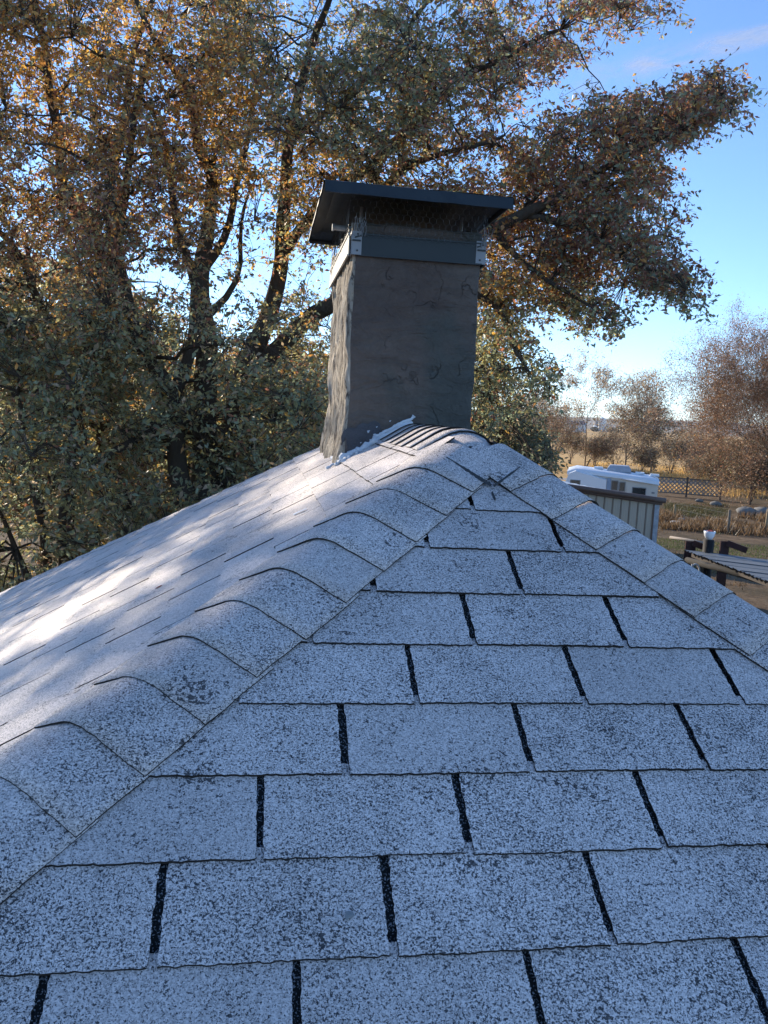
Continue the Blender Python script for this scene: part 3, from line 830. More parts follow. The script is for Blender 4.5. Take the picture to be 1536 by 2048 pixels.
def ellip(e, x, y):
    cx, cy, rx, ry, an = e; c, s = math.cos(rad(an)), math.sin(rad(an)); dx, dy = x-cx, y-cy
    return ((dx*c+dy*s)/rx)**2+((-dx*s+dy*c)/ry)**2

PAL = np.array([[0.62, 0.35, 0.15], [0.72, 0.47, 0.17], [0.33, 0.17, 0.12], [0.38, 0.35, 0.18], [0.30, 0.34, 0.23], [0.46, 0.37, 0.26]])
def leaf_colors(P, n_v, w_fn):
    """pick a palette colour per leaf; w_fn(P)->(n,6) weights"""
    W = w_fn(P); W = W/W.sum(1, keepdims=True); cum = np.cumsum(W, 1); r = RNG.random((len(P), 1))
    k = (r > cum).sum(1).clip(0, 5); c = PAL[k]*RNG.uniform(0.65, 1.3, (len(P), 1))
    return np.repeat(c, n_v, axis=0)

# ---- the big maple behind the chimney
base = at(430, 1000, 12.5); base[2] = 0
maple = thing('maple_tree', 'huge many-stemmed maple with orange brown and green leaves towering behind the chimney', 'tree', base)
limbs_px = [  # px, py, depth, radius(px-ish metres)
 [(395, 1900, 12.4, .34), (400, 1300, 12.5, .30), (402, 950, 12.5, .24), (408, 780, 12.4, .21), (408, 650, 12.3, .18), (400, 550, 12.1, .15), (418, 450, 12.0, .12), (426, 350, 11.8, .10), (400, 300, 11.6, .085), (385, 190, 11.4, .07), (345, 140, 11.2, .055), (280, 20, 11.0, .04), (250, -120, 10.8, .03)],
 [(402, 1200, 12.5, .22), (352, 930, 12.0, .17), (345, 800, 11.8, .14), (300, 728, 11.5, .105), (268, 655, 11.3, .10), (250, 580, 11.1, .09), (240, 490, 11.0, .08), (250, 400, 10.9, .06), (262, 240, 10.8, .05), (300, 100, 10.7, .035)],
 [(345, 800, 11.8, .12), (375, 722, 11.9, .11), (388, 650, 12.0, .09), (386, 575, 12.0, .08), (368, 500, 11.9, .07), (352, 400, 11.7, .06), (330, 300, 11.5, .045), (300, 215, 11.3, .03)],
 [(420, 1150, 12.7, .25), (462, 860, 13.0, .21), (500, 735, 13.0, .20), (532, 650, 12.9, .17), (552, 580, 12.8, .15), (562, 480, 12.6, .13), (572, 380, 12.4, .11), (582, 280, 12.0, .09), (610, 150, 11.6, .07), (650, 20, 11.0, .05), (700, -120, 10.5, .03)],
 [(480, 800, 13.0, .17), (545, 712, 12.8, .16), (600, 655, 12.5, .15), (665, 610, 12.2, .14), (800, 540, 11.6, .13), (980, 455, 11.0, .11), (1048, 418, 10.8, .09), (1130, 385, 10.6, .07), (1220, 330, 10.4, .055), (1330, 270, 10.3, .04), (1440, 225, 10.2, .02)],
 [(560, 520, 12.6, .10), (640, 400, 12.2, .09), (740, 330, 11.8, .08), (833, 235, 11.4, .07), (893, 160, 11.2, .06), (935, 140, 11.1, .05), (1020, 110, 11.0, .035), (1120, 60, 10.9, .025)],
 [(665, 610, 12.2, .10), (740, 420, 11.8, .08), (790, 345, 11.5, .06), (860, 320, 11.3, .05), (930, 300, 11.2, .035), (1010, 270, 11.0, .02)],
 [(1048, 418, 10.8, .06), (1120, 440, 10.6, .05), (1200, 480, 10.4, .04), (1290, 530, 10.3, .028), (1390, 560, 10.2, .012)],
 [(980, 455, 11.0, .06), (1040, 520, 10.8, .045), (1100, 570, 10.7, .033), (1210, 640, 10.5, .012)],
 [(800, 540, 11.6, .08), (900, 560, 11.3, .06), (990, 620, 11.0, .045), (1030, 700, 10.9, .03), (1090, 770, 10.8, .012)],
 [(400, 560, 12.1, .09), (450, 480, 12.2, .07), (470, 380, 12.2, .055), (500, 280, 12.1, .045), (520, 150, 12.0, .03)],
 [(410, 640, 12.3, .08), (470, 560, 12.5, .05), (482, 450, 12.5, .03), (500, 380, 12.4, .018), (540, 320, 12.3, .006)],
 [(402, 1250, 12.5, .24), (225, 980, 13.5, .20), (215, 800, 13.5, .17), (212, 600, 13.2, .15), (190, 480, 13.0, .12), (130, 380, 12.6, .10), (112, 260, 12.2, .09), (95, 160, 11.9, .07), (80, 50, 11.7, .05), (60, -100, 11.3, .03)],
 [(212, 600, 13.2, .12), (225, 400, 12.9, .10), (255, 230, 12.5, .07), (270, 100, 12.2, .05), (330, -60, 12, .03)],
 [(215, 800, 13.5, .12), (100, 640, 13.2, .08), (40, 520, 12.8, .06), (-60, 400, 12.4, .04)],
 [(582, 280, 12.0, .07), (690, 190, 11.6, .05), (780, 120, 11.2, .04), (850, 10, 10.8, .03)],
 [(345, 830, 11.9, .09), (240, 900, 11.2, .06), (130, 960, 10.6, .04), (40, 1000, 10.2, .02)],
]
def smooth_poly(P, R, step=0.18, jit=0.03, seed=0):
    P = np.array(P); R = np.array(R); out = []; ro = []
    for i in range(len(P)-1):
        p0 = P[max(i-1, 0)]; p1 = P[i]; p2 = P[i+1]; p3 = P[min(i+2, len(P)-1)]
        n = max(2, int(np.linalg.norm(p2-p1)/step))
        for k in range(n):
            t = k/n; q = 0.5*((2*p1)+(-p0+p2)*t+(2*p0-5*p1+4*p2-p3)*t*t+(-p0+3*p1-3*p2+p3)*t**3)
            q = q+np.array(mnoise.noise_vector(Vector(q*1.3+seed)))*jit*2
            out.append(q); ro.append(R[i]*(1-t)+R[i+1]*t)
    out.append(P[-1]); ro.append(R[-1]); return out, ro
limb_pts = []; limb_r = []
lt = MB()
for li, L in enumerate(limbs_px):
    P = [at(a, b, c) for a, b, c, r in L]
    if li == 0: P[0] = base.copy()
    R = [r*0.82 for *_, r in L]
    pts, rr = smooth_poly(P, R, 0.22, 0.045, li*7.3)
    if li == 0:
        rr = [r*(1+0.5*max(0, 1-p[2]/1.2)) for r, p in zip(rr, pts)]
    lt.tube(pts, rr, 9)
    limb_pts += pts[(6 if li == 0 else 0):]; limb_r += rr[(6 if li == 0 else 0):]
lt.build('trunk', [MAT_BARK], maple, smooth=True)
limb_pts = np.array(limb_pts); limb_r = np.array(limb_r)

# crown: where twigs may stand (outline in the view from the roof, each with its own depth)
SOLID = [(-350, 150, 520, 420, 0), (250, 250, 520, 480, 0), (620, 120, 420, 300, 0), (900, 90, 190, 150, 0), (300, 700, 430, 260, 0), (760, 330, 260, 140, 0)]
SPRAY = [(1000, 60, 200, 60, 10), (1190, 0, 170, 45, 8), (1010, 130, 110, 70, 20), (1340, 235, 190, 52, -18), (1240, 250, 130, 70, -20), (1130, 330, 200, 110, -10), (1180, 400, 170, 100, 0),
         (1120, 470, 160, 80, 10), (1270, 530, 145, 42, 18), (1230, 450, 110, 60, 20), (1060, 560, 120, 80, 15), (1150, 615, 100, 34, 22), (1000, 660, 80, 110, 20),
         (1060, 745, 70, 38, 35), (980, 740, 75, 120, 10), (1010, 640, 50, 90, 15), (960, 380, 110, 100, 0), (1380, 200, 90, 45, -25), (870, 300, 120, 90, 0), (980, 520, 70, 120, 0), (1450, 215, 70, 22, -12), (1110, 520, 130, 60, 10)]
HOLES = [(1060, 175, 60, 18, -5), (905, 330, 110, 22, -8), (1030, 235, 60, 22, -15), (520, 310, 40, 40, 0), (500, 430, 60, 60, 30), (150, 90, 38, 22, 0), (330, 420, 60, 60, 0), (290, 545, 60, 50, 0), (345, 560, 90, 30, 20),
         (560, 660, 40, 60, 25), (300, 770, 40, 70, -30), (385, 730, 14, 60, 0), (1080, 640, 60, 20, 20), (640, 560, 30, 60, 0), (60, 330, 30, 40, 0), (450, 560, 60, 90, 0), (520, 540, 40, 60, 0), (410, 330, 40, 40, 0)]
def sun_gaps(P):
    g = np.zeros(len(P), bool)
    for y_, d_, r_ in ((2.9, 1.15, .16), (0.35, 0.35, .18), (-.7, 1.25, .10)):
        tgt = lp(y_, d_); v = P-tgt; tt = v@SDIR; dist = np.linalg.norm(v-np.outer(tt, SDIR), axis=1); g |= (dist < r_) & (tt > 0)
    return g
def sample_twigs(n_try):
    X = RNG.uniform(-800, 1540, n_try); Y = RNG.uniform(-320, 1000, n_try); Dp = RNG.uniform(0, 1, n_try)
    P = np.zeros((n_try, 3)); dep = np.where(X < 700, 9.6+5.2*Dp, 9.6+5.2*Dp-(np.clip(X, 700, 1500)-700)/800*2.4*Dp-0.0)
    dr = np.stack([FW]*n_try)+np.outer((X-768)/FPX, RT)-np.outer((Y-1024)/FPX, UP)
    P = CAM+dr*dep[:, None]
    wx = (vnoise(P, 1.1)-.5)*70; wy = (vnoise(P, 1.1, 31.)-.5)*70; x2, y2 = X+wx, Y+wy
    wf = (vnoise(P, 3.3, 7.)-.5)*46; x2 = x2+wf; y2 = y2+(vnoise(P, 3.3, 17.)-.5)*46
    dens = np.zeros(n_try)
    dens_x = np.where(X < -60, 0.85, 1.0)
    for e in SOLID: dens = np.maximum(dens, np.clip((1.05-ellip(e, x2, y2))*6, 0, 1)*0.9)
    for e in SPRAY: dens = np.maximum(dens, np.clip((1.05-ellip(e, x2, y2))*5, 0, 1)*1.0)
    for e in HOLES: dens *= 1-0.62*np.clip((1.25-ellip(e, X, Y))*2.5, 0, 1)
    cl = vnoise(P, 0.9, 3.)*0.55+vnoise(P, 2.3, 9.)*0.45
    dens *= np.clip((cl-0.40)*7, 0.04, 1)*dens_x
    mid = np.exp(-(((X-430)/170)**2+((Y-600)/210)**2)); dens *= 1-0.12*mid
    keep = RNG.random(n_try) < dens
    # the low sun reaches the chimney through a gap in this crown
    tgt = np.array([-0.23, 1.3, Z0+0.35]); v = P-tgt; tt = v@SDIR; dist = np.linalg.norm(v-np.outer(tt, SDIR), axis=1)
    keep &= ~((dist < 0.80) & (tt > 0))
    keep &= ~sun_gaps(P)
    return P[keep]
TW_ = sample_twigs(54000)
print('maple twig clusters', len(TW_))
# boughs: from limbs out to bough tips, twigs hang on the boughs
nb = 420
bt = TW_[RNG.choice(len(TW_), nb, replace=False)]
bseg0 = []; bseg1 = []; br0 = []; br1 = []; bpts = []
for p in bt:
    d = np.linalg.norm(limb_pts-p, axis=1); score = d+np.maximum(0, limb_pts[:, 2]-p[2])*0.7; k = int(np.argmin(score)); q = limb_pts[k]
    L = np.linalg.norm(p-q)
    if L > 4.5: continue
    c = (p+q)/2+np.array([0, 0, 0.16*L])+RNG.normal(size=3)*0.09*L
    n = 7; ts = np.linspace(0, 1, n+1); pts = [(1-t)**2*q+2*t*(1-t)*c+t*t*p+(RNG.normal(size=3)*0.025*L*t*(1-t)*4) for t in ts]
    r0 = min(limb_r[k]*0.6, 0.010+0.012*L); rr = r0*(1-ts)+0.005*ts
    for i in range(n): bseg0.append(pts[i]); bseg1.append(pts[i+1]); br0.append(rr[i]); br1.append(rr[i+1])
    bpts += pts[2:]
bpts = np.array(bpts)
allp = np.vstack([bpts, limb_pts[limb_r < 0.06]])
def nearest(A, B):
    idx_ = np.empty(len(A), int)
    for s in range(0, len(A), 800):
        d = ((A[s:s+800, None, :]-B[None])**2).sum(2); idx_[s:s+800] = d.argmin(1)
    return idx_
ni = nearest(TW_, allp); Q = allp[ni]; dist = np.linalg.norm(TW_-Q, axis=1)
keep_ = dist < 0.75; TW_ = TW_[keep_]; Q = Q[keep_]; dist = dist[keep_]; ok = dist < 9; mid_ = (TW_+Q)/2+rnd_unit(len(TW_))*0.08*dist[:, None]+np.array([0, 0, 0.05])
S0 = np.vstack([np.array(bseg0), Q[ok], mid_[ok]]); S1 = np.vstack([np.array(bseg1), mid_[ok], TW_[ok]])
R0 = np.concatenate([br0, np.full(ok.sum(), .006), np.full(ok.sum(), .0045)]); R1 = np.concatenate([br1, np.full(ok.sum(), .0045), np.full(ok.sum(), .0025)])
# leafy shoots at each twig
nsh = 3
C0 = np.repeat(TW_, nsh, 0); sd_ = rnd_unit(len(C0)); sd_[:, 2] = sd_[:, 2]*0.6-0.12; sd_ /= np.linalg.norm(sd_, axis=1, keepdims=True)
ln = RNG.uniform(0.14, 0.34, (len(C0), 1)); C1 = C0+sd_*ln
S0 = np.vstack([S0, C0]); S1 = np.vstack([S1, C1]); R0 = np.concatenate([R0, np.full(len(C0), .0030)]); R1 = np.concatenate([R1, np.full(len(C0), .0012)])
V, Qd = tubes_np(S0, S1, R0, R1, 3)
o = link('branches', fast_mesh('branches', V, Qd, MAT_BARK, None, base), maple, base)
nl = 8
T = RNG.uniform(0.1, 1.05, (len(C0), nl, 1)); LP = (C0[:, None]+(C1-C0)[:, None]*T+RNG.normal(size=(len(C0), nl, 3))*0.026).reshape(-1, 3)
def maple_w(P):
    x, y = px_of(P); n1 = vnoise(P, 0.8, 5.); n2 = vnoise(P, 2.0, 50.)
    W = np.ones((len(P), 6))*0.12
    orange = np.exp(-(((x-120)/220)**2+((y-120)/180)**2))*1.3 + np.exp(-(((x-430)/130)**2+((y-260)/170)**2))*0.8+np.exp(-(((x-650)/30)**2+((y-360)/45)**2))*3 + np.exp(-(((x-1000)/70)**2+((y-560)/80)**2))*1.2
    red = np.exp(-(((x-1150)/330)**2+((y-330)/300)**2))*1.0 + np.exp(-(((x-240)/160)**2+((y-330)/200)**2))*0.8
    green = np.exp(-(((x-720)/240)**2+((y-180)/220)**2))*1.0+np.clip((y-520)/250, 0, 1.3)
    low = np.clip((x-880)/80, 0, 1)*np.clip((y-560)/60, 0, 1); green = green+1.6*low; n1 = n1*(1-0.7*low)
    W[:, 0] += orange*1.4+red*0.7+np.clip(n1-.5, 0, 1)*2.2; W[:, 1] += orange*1.6+np.clip(n1-.62, 0, 1)*2.5; W[:, 2] += red*1.6+0.15+np.clip((x-950)/300, 0, 1)*1.2; W[:, 4] += np.clip((x-950)/300, 0, 1)*1.0  # right and low-right weights put crown shade into the leaf colour
    W[:, 3] += green*1.0+np.clip(.5-n1, 0, 1)*2+0.15; W[:, 4] += green*1.1+np.clip(.5-n2, 0, 1)*1.8+0.2*red; W[:, 5] += 0.35
    return W
V, T3 = leaves_np(LP, 0.069, 0.55, 0.46)
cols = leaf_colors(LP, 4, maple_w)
# the 300 leaves that show largest are leaves of their own; the rest is one mass
x_, y_ = px_of(LP); dz = (LP-CAM)@FW
vis = (x_ > 20) & (x_ < 1516) & (y_ > 10) & (y_ < 880) & ~((x_ > 620) & (x_ < 1030) & (y_ > 355))
order = np.argsort(np.where(vis, dz, 1e9))[:300]
mask = np.ones(len(LP), bool); mask[order] = False
VV = V.reshape(-1, 4, 3); CC = cols.reshape(-1, 4, 3)
Vm = VV[mask].reshape(-1, 3); Cm = CC[mask].reshape(-1, 3); n_ = mask.sum(); b_ = np.arange(n_)*4
Tm = np.concatenate([np.stack([b_, b_+1, b_+2], 1), np.stack([b_, b_+2, b_+3], 1)])
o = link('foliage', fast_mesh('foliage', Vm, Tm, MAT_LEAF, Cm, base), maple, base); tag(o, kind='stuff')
for k in order:
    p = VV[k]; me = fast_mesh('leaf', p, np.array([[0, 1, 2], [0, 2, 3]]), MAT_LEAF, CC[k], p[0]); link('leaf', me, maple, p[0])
print('maple leaves', len(LP))

def crown_tree(name, label, cat, basep, region, dep, n_try, size, wfn, trunk=None, group=None, holes=(), nsh=3, nl=6, thr=0.34, tubes=3, droop=0.5, noise_s=1.0, bark=None, spread=0.3, aspect=0.44):
    """a leafy tree or bush whose crown volume follows region (ellipses seen from the roof) between two depths"""
    bark = bark or MAT_BARK
    t = thing(name, label, cat, basep, group)
    x0 = min(e[0]-max(e[2], e[3]) for e in region); x1 = max(e[0]+max(e[2], e[3]) for e in region)
    y0 = min(e[1]-max(e[2], e[3]) for e in region); y1 = max(e[1]+max(e[2], e[3]) for e in region)
    X = RNG.uniform(x0, x1, n_try); Y = RNG.uniform(y0, y1, n_try); dp = RNG.uniform(dep[0], dep[1], n_try)
    dr = np.stack([FW]*n_try)+np.outer((X-768)/FPX, RT)-np.outer((Y-1024)/FPX, UP); P = CAM+dr*dp[:, None]
    mfac = (dep[0]+dep[1])/2; amp = 60*11/mfac
    x2 = X+(vnoise(P, 1.2/noise_s)-.5)*amp+(vnoise(P, 4/noise_s, 5)-.5)*amp*.6; y2 = Y+(vnoise(P, 1.2/noise_s, 31.)-.5)*amp+(vnoise(P, 4/noise_s, 15)-.5)*amp*.6
    dens = np.zeros(n_try)
    for e in region: dens = np.maximum(dens, np.clip((1.05-ellip(e, x2, y2))*5, 0, 1))
    for e in holes: dens *= 1-0.93*np.clip((1.25-ellip(e, X, Y))*2.5, 0, 1)
    cl = vnoise(P, 0.9/noise_s, 3.)*0.55+vnoise(P, 2.3/noise_s, 9.)*0.45; dens *= np.clip((cl-thr)*6, 0.03, 1)
    keep = (RNG.random(n_try) < dens) & (P[:, 2] > 0.15)
    tgt = np.array([-0.23, 1.3, Z0+0.35]); v = P-tgt; tt = v@SDIR; dist = np.linalg.norm(v-np.outer(tt, SDIR), axis=1)
    keep &= ~((dist < 0.80) & (tt > 0)) & ~sun_gaps(P)
    P = P[keep]
    cen = P.mean(0)
    lt = MB(); pts_all = []
    stems = trunk or 5; tips = P[RNG.choice(len(P), min(len(P), stems), replace=False)]
    for tp in tips:
        n = 6; c = np.array([basep[0]*0.6+tp[0]*0.4, basep[1]*0.6+tp[1]*0.4, tp[2]*0.6]); L = np.linalg.norm(tp-basep)
        pts = [(1-s)**2*np.array(basep)+2*s*(1-s)*c+s*s*tp+RNG.normal(size=3)*0.02*L*s for s in np.linspace(0, 1, n+1)]
        lt.tube(pts, [0.018*L*(1-s)+0.006 for s in np.linspace(0, 1, n+1)], 6); pts_all += pts[2:]
    lt.build('trunk', [bark], t, smooth=True)
    allp = np.array(pts_all); ni = nearest(P, allp); Q = allp[ni]
    bsel = RNG.choice(len(P), min(len(P), 160), replace=False); bq = P[bsel]; mid = (bq+Q[bsel])/2+np.array([0, 0, .1])
    al2 = np.vstack([allp, bq, mid]); ni = nearest(P, al2); Q2 = al2[ni]; dd_ = np.linalg.norm(P-Q2, axis=1)
    sc_ = spread/0.3
    S0 = np.vstack([Q[bsel], mid, Q2]); S1 = np.vstack([mid, bq, P]); R0 = np.concatenate([np.full(len(bq), .02*sc_), np.full(len(bq), .014*sc_), np.full(len(P), .006*sc_)]); R1 = np.concatenate([np.full(len(bq), .014*sc_), np.full(len(bq), .007*sc_), np.full(len(P), .003*sc_)])
    C0 = np.repeat(P, nsh, 0); sdv = rnd_unit(len(C0)); sdv[:, 2] = sdv[:, 2]*0.7+(0.15-droop*0.4); sdv /= np.linalg.norm(sdv, axis=1, keepdims=True)
    C1 = C0+sdv*RNG.uniform(0.5, 1.15, (len(C0), 1))*spread
    S0 = np.vstack([S0, C0]); S1 = np.vstack([S1, C1]); R0 = np.concatenate([R0, np.full(len(C0), .003*sc_)]); R1 = np.concatenate([R1, np.full(len(C0), .0012*sc_)])
    V, Qd = tubes_np(S0, S1, R0, R1, tubes); link('branches', fast_mesh('branches', V, Qd, bark, None, basep), t, basep)
    if nl:
        T = RNG.uniform(0.1, 1.05, (len(C0), nl, 1)); LP = (C0[:, None]+(C1-C0)[:, None]*T+RNG.normal(size=(len(C0), nl, 3))*0.08*spread).reshape(-1, 3)
        V, T3 = leaves_np(LP, size, droop, aspect); cols = leaf_colors(LP, 4, wfn)
        o = link('foliage', fast_mesh('foliage', V, T3, MAT_LEAF, cols, basep), t, basep); tag(o, kind='stuff')
        print(name, len(P), len(LP))
    return t
def wconst(*w):
    w = np.array(w, float)
    def f(P):
        n = vnoise(P, 0.9, 5.)[:, None]; return w[None]*(0.4+1.2*np.hstack([n, n, n, 1-n, 1-n, 0*n+.5]))
    return f
# lower green and olive trees filling the view behind the left slope
b1 = at(120, 1150, 12.5); b1[2] = 0
crown_tree('olive_green_tree', 'dense dusty olive green tree low behind the left roof slope, below the maple', 'tree', b1, [(120, 1000, 380, 270, 10), (420, 900, 260, 180, 10), (60, 800, 260, 200, 0)], (9.8, 13.5), 12500, 0.085, wconst(.1, .1, .05, .9, 1.5, .7), 8, thr=0.36)
b2 = at(560, 1000, 17); b2[2] = 0
crown_tree('brown_understory_tree', 'dark brown and olive understory tree directly left of the chimney foot', 'tree', b2, [(540, 850, 230, 170, 0), (330, 900, 220, 150, 0), (760, 900, 160, 160, 0)], (14.5, 18.5), 8500, 0.10, wconst(.4, .3, .4, 1.0, .9, .8), 8, thr=0.38)
b3 = at(200, 1000, 24); b3[2] = 0
crown_tree('background_thicket_tree', 'shadowy thicket tree far behind the maple stems on the left', 'tree', b3, [(60, 780, 330, 260, 0), (330, 850, 300, 130, 0), (600, 880, 300, 110, 0), (880, 920, 140, 60, 0)], (20, 28), 8000, 0.20, wconst(.3, .3, .2, 1.0, 1.0, .5), 8, thr=0.26, noise_s=1.8, spread=0.7)
b4 = at(1000, 960, 16); b4[2] = 0
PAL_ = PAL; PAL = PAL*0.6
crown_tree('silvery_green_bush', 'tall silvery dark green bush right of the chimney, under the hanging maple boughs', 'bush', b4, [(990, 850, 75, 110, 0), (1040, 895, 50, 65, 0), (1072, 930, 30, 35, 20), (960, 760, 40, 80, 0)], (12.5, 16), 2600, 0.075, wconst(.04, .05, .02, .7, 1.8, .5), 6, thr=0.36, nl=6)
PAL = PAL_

# ---- bare and thinly leaved trees beyond the yard
def grow(basep, height, rng, spread=0.5, levels=4, kids=(5, 5, 4, 3), r0=None, upright=0.7, lens=(0.45, 0.36, 0.26, 0.17), curve=0.12, stems=1, lean=(0, 0)):
    """recursive skeleton -> S0,S1,R0,R1, tips"""
    S0, S1, A, B, tips = [], [], [], [], []
    r0 = r0 or height*0.014
    def rec(p, d, L, r, lev):
        n = 3 if lev else 5; pts = [p]; dirs = [d]
        for i in range(n):
            d = unit(d+rng.normal(size=3)*curve+np.array([0, 0, 0.06*upright])); q = pts[-1]+d*L/n
            rr0 = r*(1-0.75*i/n); rr1 = r*(1-0.75*(i+1)/n)
            S0.append(pts[-1]); S1.append(q); A.append(rr0); B.append(rr1); pts.append(q); dirs.append(d)
        if lev >= levels-1: tips.append(pts[-1]); tips.append(pts[-2]); return
        for k in range(kids[lev]):
            t = rng.uniform(0.3, 1.0); i = min(n-1, int(t*n)); q = pts[i]+(pts[i+1]-pts[i])*(t*n-i)
            side = np.cross(dirs[i], rng.normal(size=3)); side = unit(side)
            nd = unit(dirs[i]*upright+side*spread*rng.uniform(0.7, 1.5)+np.array([0, 0, 0.12]))
            rec(q, nd, height*lens[lev+1]*rng.uniform(0.7, 1.2), max(r*(1-0.7*t)*0.6, height*0.0007), lev+1)
    for s in range(stems):
        d0 = unit(np.array([lean[0], lean[1], 1.0])+(rng.normal(size=3)*[1, 1, 0]*0.22 if stems > 1 else 0))
        rec(np.array(basep, float)+(rng.normal(size=3)*[1, 1, 0]*height*0.02 if stems > 1 else 0), d0, height*lens[0], r0*(0.7 if stems > 1 else 1), 0)
    return map(np.array, (S0, S1, A, B, tips))
def twiggy(name, label, cat, basep, height, seed, leaf=0.12, nleaf=4, wfn=None, group=None, bark=None, mnr=0.006, **kw):
    rng = np.random.default_rng(seed); S0, S1, A, B, tips = grow(basep, height, rng, **kw)
    t = thing(name, label, cat, basep, group); bark = bark or MAT_BARK2
    A = np.maximum(A, mnr); B = np.maximum(B, mnr*0.6); nt_ = 9
    thick = A > height*0.006
    for nm, mk in (('trunk', thick), ('branches', ~thick)):
        if mk.any():
            V, Q = tubes_np(S0[mk], S1[mk], A[mk], B[mk], 5 if nm == 'trunk' else 3)
            link(nm, fast_mesh(nm, V, Q, bark, None, basep), t, basep)
    if nleaf:
        P = (tips[:, None]+RNG.normal(size=(len(tips), nleaf, 3))*height*0.022).reshape(-1, 3)
        V, T = leaves_np(P, leaf, 0.2, 0.6); o = link('foliage', fast_mesh('foliage', V, T, MAT_LEAF, leaf_colors(P, 4, wfn), basep), t, basep); tag(o, kind='stuff')
    return t
PAL2 = PAL.copy()
PAL = np.vstack([PAL, [[0.36, 0.27, 0.19], [0.25, 0.155, 0.10], [0.46, 0.40, 0.31], [0.14, 0.12, 0.08]]])
def leaf_colors(P, n_v, w_fn):
    W = w_fn(P); W = W/W.sum(1, keepdims=True); cum = np.cumsum(W, 1); r = RNG.random((len(P), 1))
    k = (r > cum).sum(1).clip(0, len(PAL)-1); c = PAL[k]*RNG.uniform(0.65, 1.3, (len(P), 1)); return np.repeat(c, n_v, axis=0)
def wc(*w):
    w = np.array(w, float); return lambda P: np.repeat(w[None], len(P), 0)
pale = wc(0, .1, 0, .1, 0, .3, 1, .4, 2.0, .1); tan = wc(0, 0, 0, .15, .1, .25, 1, 1, .5, 1.2); red = wc(0.03, 0, .12, 0, 0, .05, .15, 2.2, .05, .4); dry = wc(0, 0, .1, .1, .1, .3, .8, .8, .2, .8)
twiggy('pale_poplar', 'tall pale thin-leaved tree beyond the camper, tallest of the distant trees', 'tree', on_z(1172, 938), 11.0, 3, 0.17, 8, pale, spread=0.42, levels=5, kids=(7, 5, 4, 3), lens=(0.62, 0.42, 0.24, 0.14, 0.08), stems=2, mnr=0.012)
twiggy('brown_tree', 'brown half-leafed tree in the golden field, left of the pair beyond the camper', 'tree', on_z(1250, 950), 8.2, 5, 0.15, 8, tan, spread=0.6, levels=5, kids=(7, 5, 4, 3), lens=(0.55, 0.42, 0.26, 0.15, 0.09), mnr=0.012)
twiggy('brown_tree', 'rounder brown tree at the right of the pair in the golden field', 'tree', on_z(1303, 953), 7.8, 8, 0.15, 8, tan, spread=0.65, levels=5, kids=(8, 5, 4, 3), lens=(0.5, 0.42, 0.26, 0.15, 0.09), mnr=0.012)
for i, (px, py, h, sd2, lab) in enumerate(((1075, 932, 8.5, 11, 'leafless grey shrub just right of the silvery green bush'), (1105, 930, 7.0, 12, 'leafless tan shrub between the silvery bush and the pale poplar'), (1035, 935, 9.5, 13, 'leafless tall shrub half hidden by the silvery green bush'))):
    twiggy('bare_shrub', lab, 'shrub', on_z(px, py), h, sd2, 0.16, 4, dry, 'bare shrubs along the field edge', spread=0.5, levels=4, kids=(6, 5, 4), lens=(0.6, 0.42, 0.25, 0.15), stems=5, mnr=0.011)
for i, (px, py, h, sd2, lab) in enumerate(((1280, 950, 3.2, 22, 'low brown bush between the two brown trees'), (1340, 950, 4.5, 23, 'tan feathery bush right of the two brown trees'), (1190, 940, 4.2, 31, 'brown thicket bush at the foot of the pale poplar'), (1228, 938, 5.0, 32, 'brown thicket bush between the poplar and the first brown tree'), (1140, 928, 4.6, 33, 'greyish tan bush left of the pale poplar'), (1372, 948, 5.6, 24, 'tall pale feathery bush left of the big bare tree'), (1405, 955, 3.2, 25, 'low tan bush in front of the dark mound'))):
    twiggy('brush', lab, 'bush', on_z(px, py), h*0.95, sd2, 0.15, 4, tan if sd2 != 24 else pale, 'brush at the edge of the golden field', spread=0.6, levels=4, kids=(6, 5, 4), lens=(0.5, 0.42, 0.28, 0.18), stems=6, mnr=0.010)
bb = on_z(1560, 1012)
twiggy('bare_tree', 'second reddish brown bare tree, behind the big one at the right edge', 'tree', on_z(1540, 990), 11.5, 47, 0.10, 10, red, spread=0.6, levels=5, kids=(8, 6, 5, 3), lens=(0.45, 0.42, 0.28, 0.17, 0.10), stems=3, bark=bark_mat('brown_bare_bark', (0.09, 0.055, 0.038), (0.20, 0.13, 0.09)), mnr=0.009)
twiggy('bare_tree', 'big reddish brown bare tree fanning its branches at the right edge', 'tree', bb, 12.5, 41, 0.085, 15, red, spread=0.62, levels=6, kids=(7, 5, 4, 3, 3), lens=(0.42, 0.48, 0.30, 0.18, 0.10, 0.06), stems=4, bark=bark_mat('brown_bare_bark', (0.09, 0.055, 0.038), (0.20, 0.13, 0.09)), mnr=0.009, lean=(-0.15, 0))
for i, (px, py, h, sd2, lab) in enumerate(((1450, 985, 4.5, 51, 'tangled brown thicket shrub right of the lattice fence'), (1500, 1010, 4.2, 52, 'tangled brown thicket shrub under the big bare tree'), (1425, 968, 4.0, 53, 'tangled brown thicket shrub behind the lattice fence end'), (1535, 985, 5.5, 54, 'tangled brown thicket shrub at the right edge behind the wire fence'))):
    twiggy('thicket_shrub', lab, 'shrub', on_z(px, py), h, sd2, 0.10, 4, wc(0, 0, .2, .05, .05, .2, .2, .9, .05, 1.8), 'thicket shrubs right of the lattice fence', spread=0.75, levels=5, kids=(6, 5, 4, 3), lens=(0.42, 0.42, 0.28, 0.18, 0.10), stems=7, bark=bpy.data.materials['brown_bare_bark'], mnr=0.008)

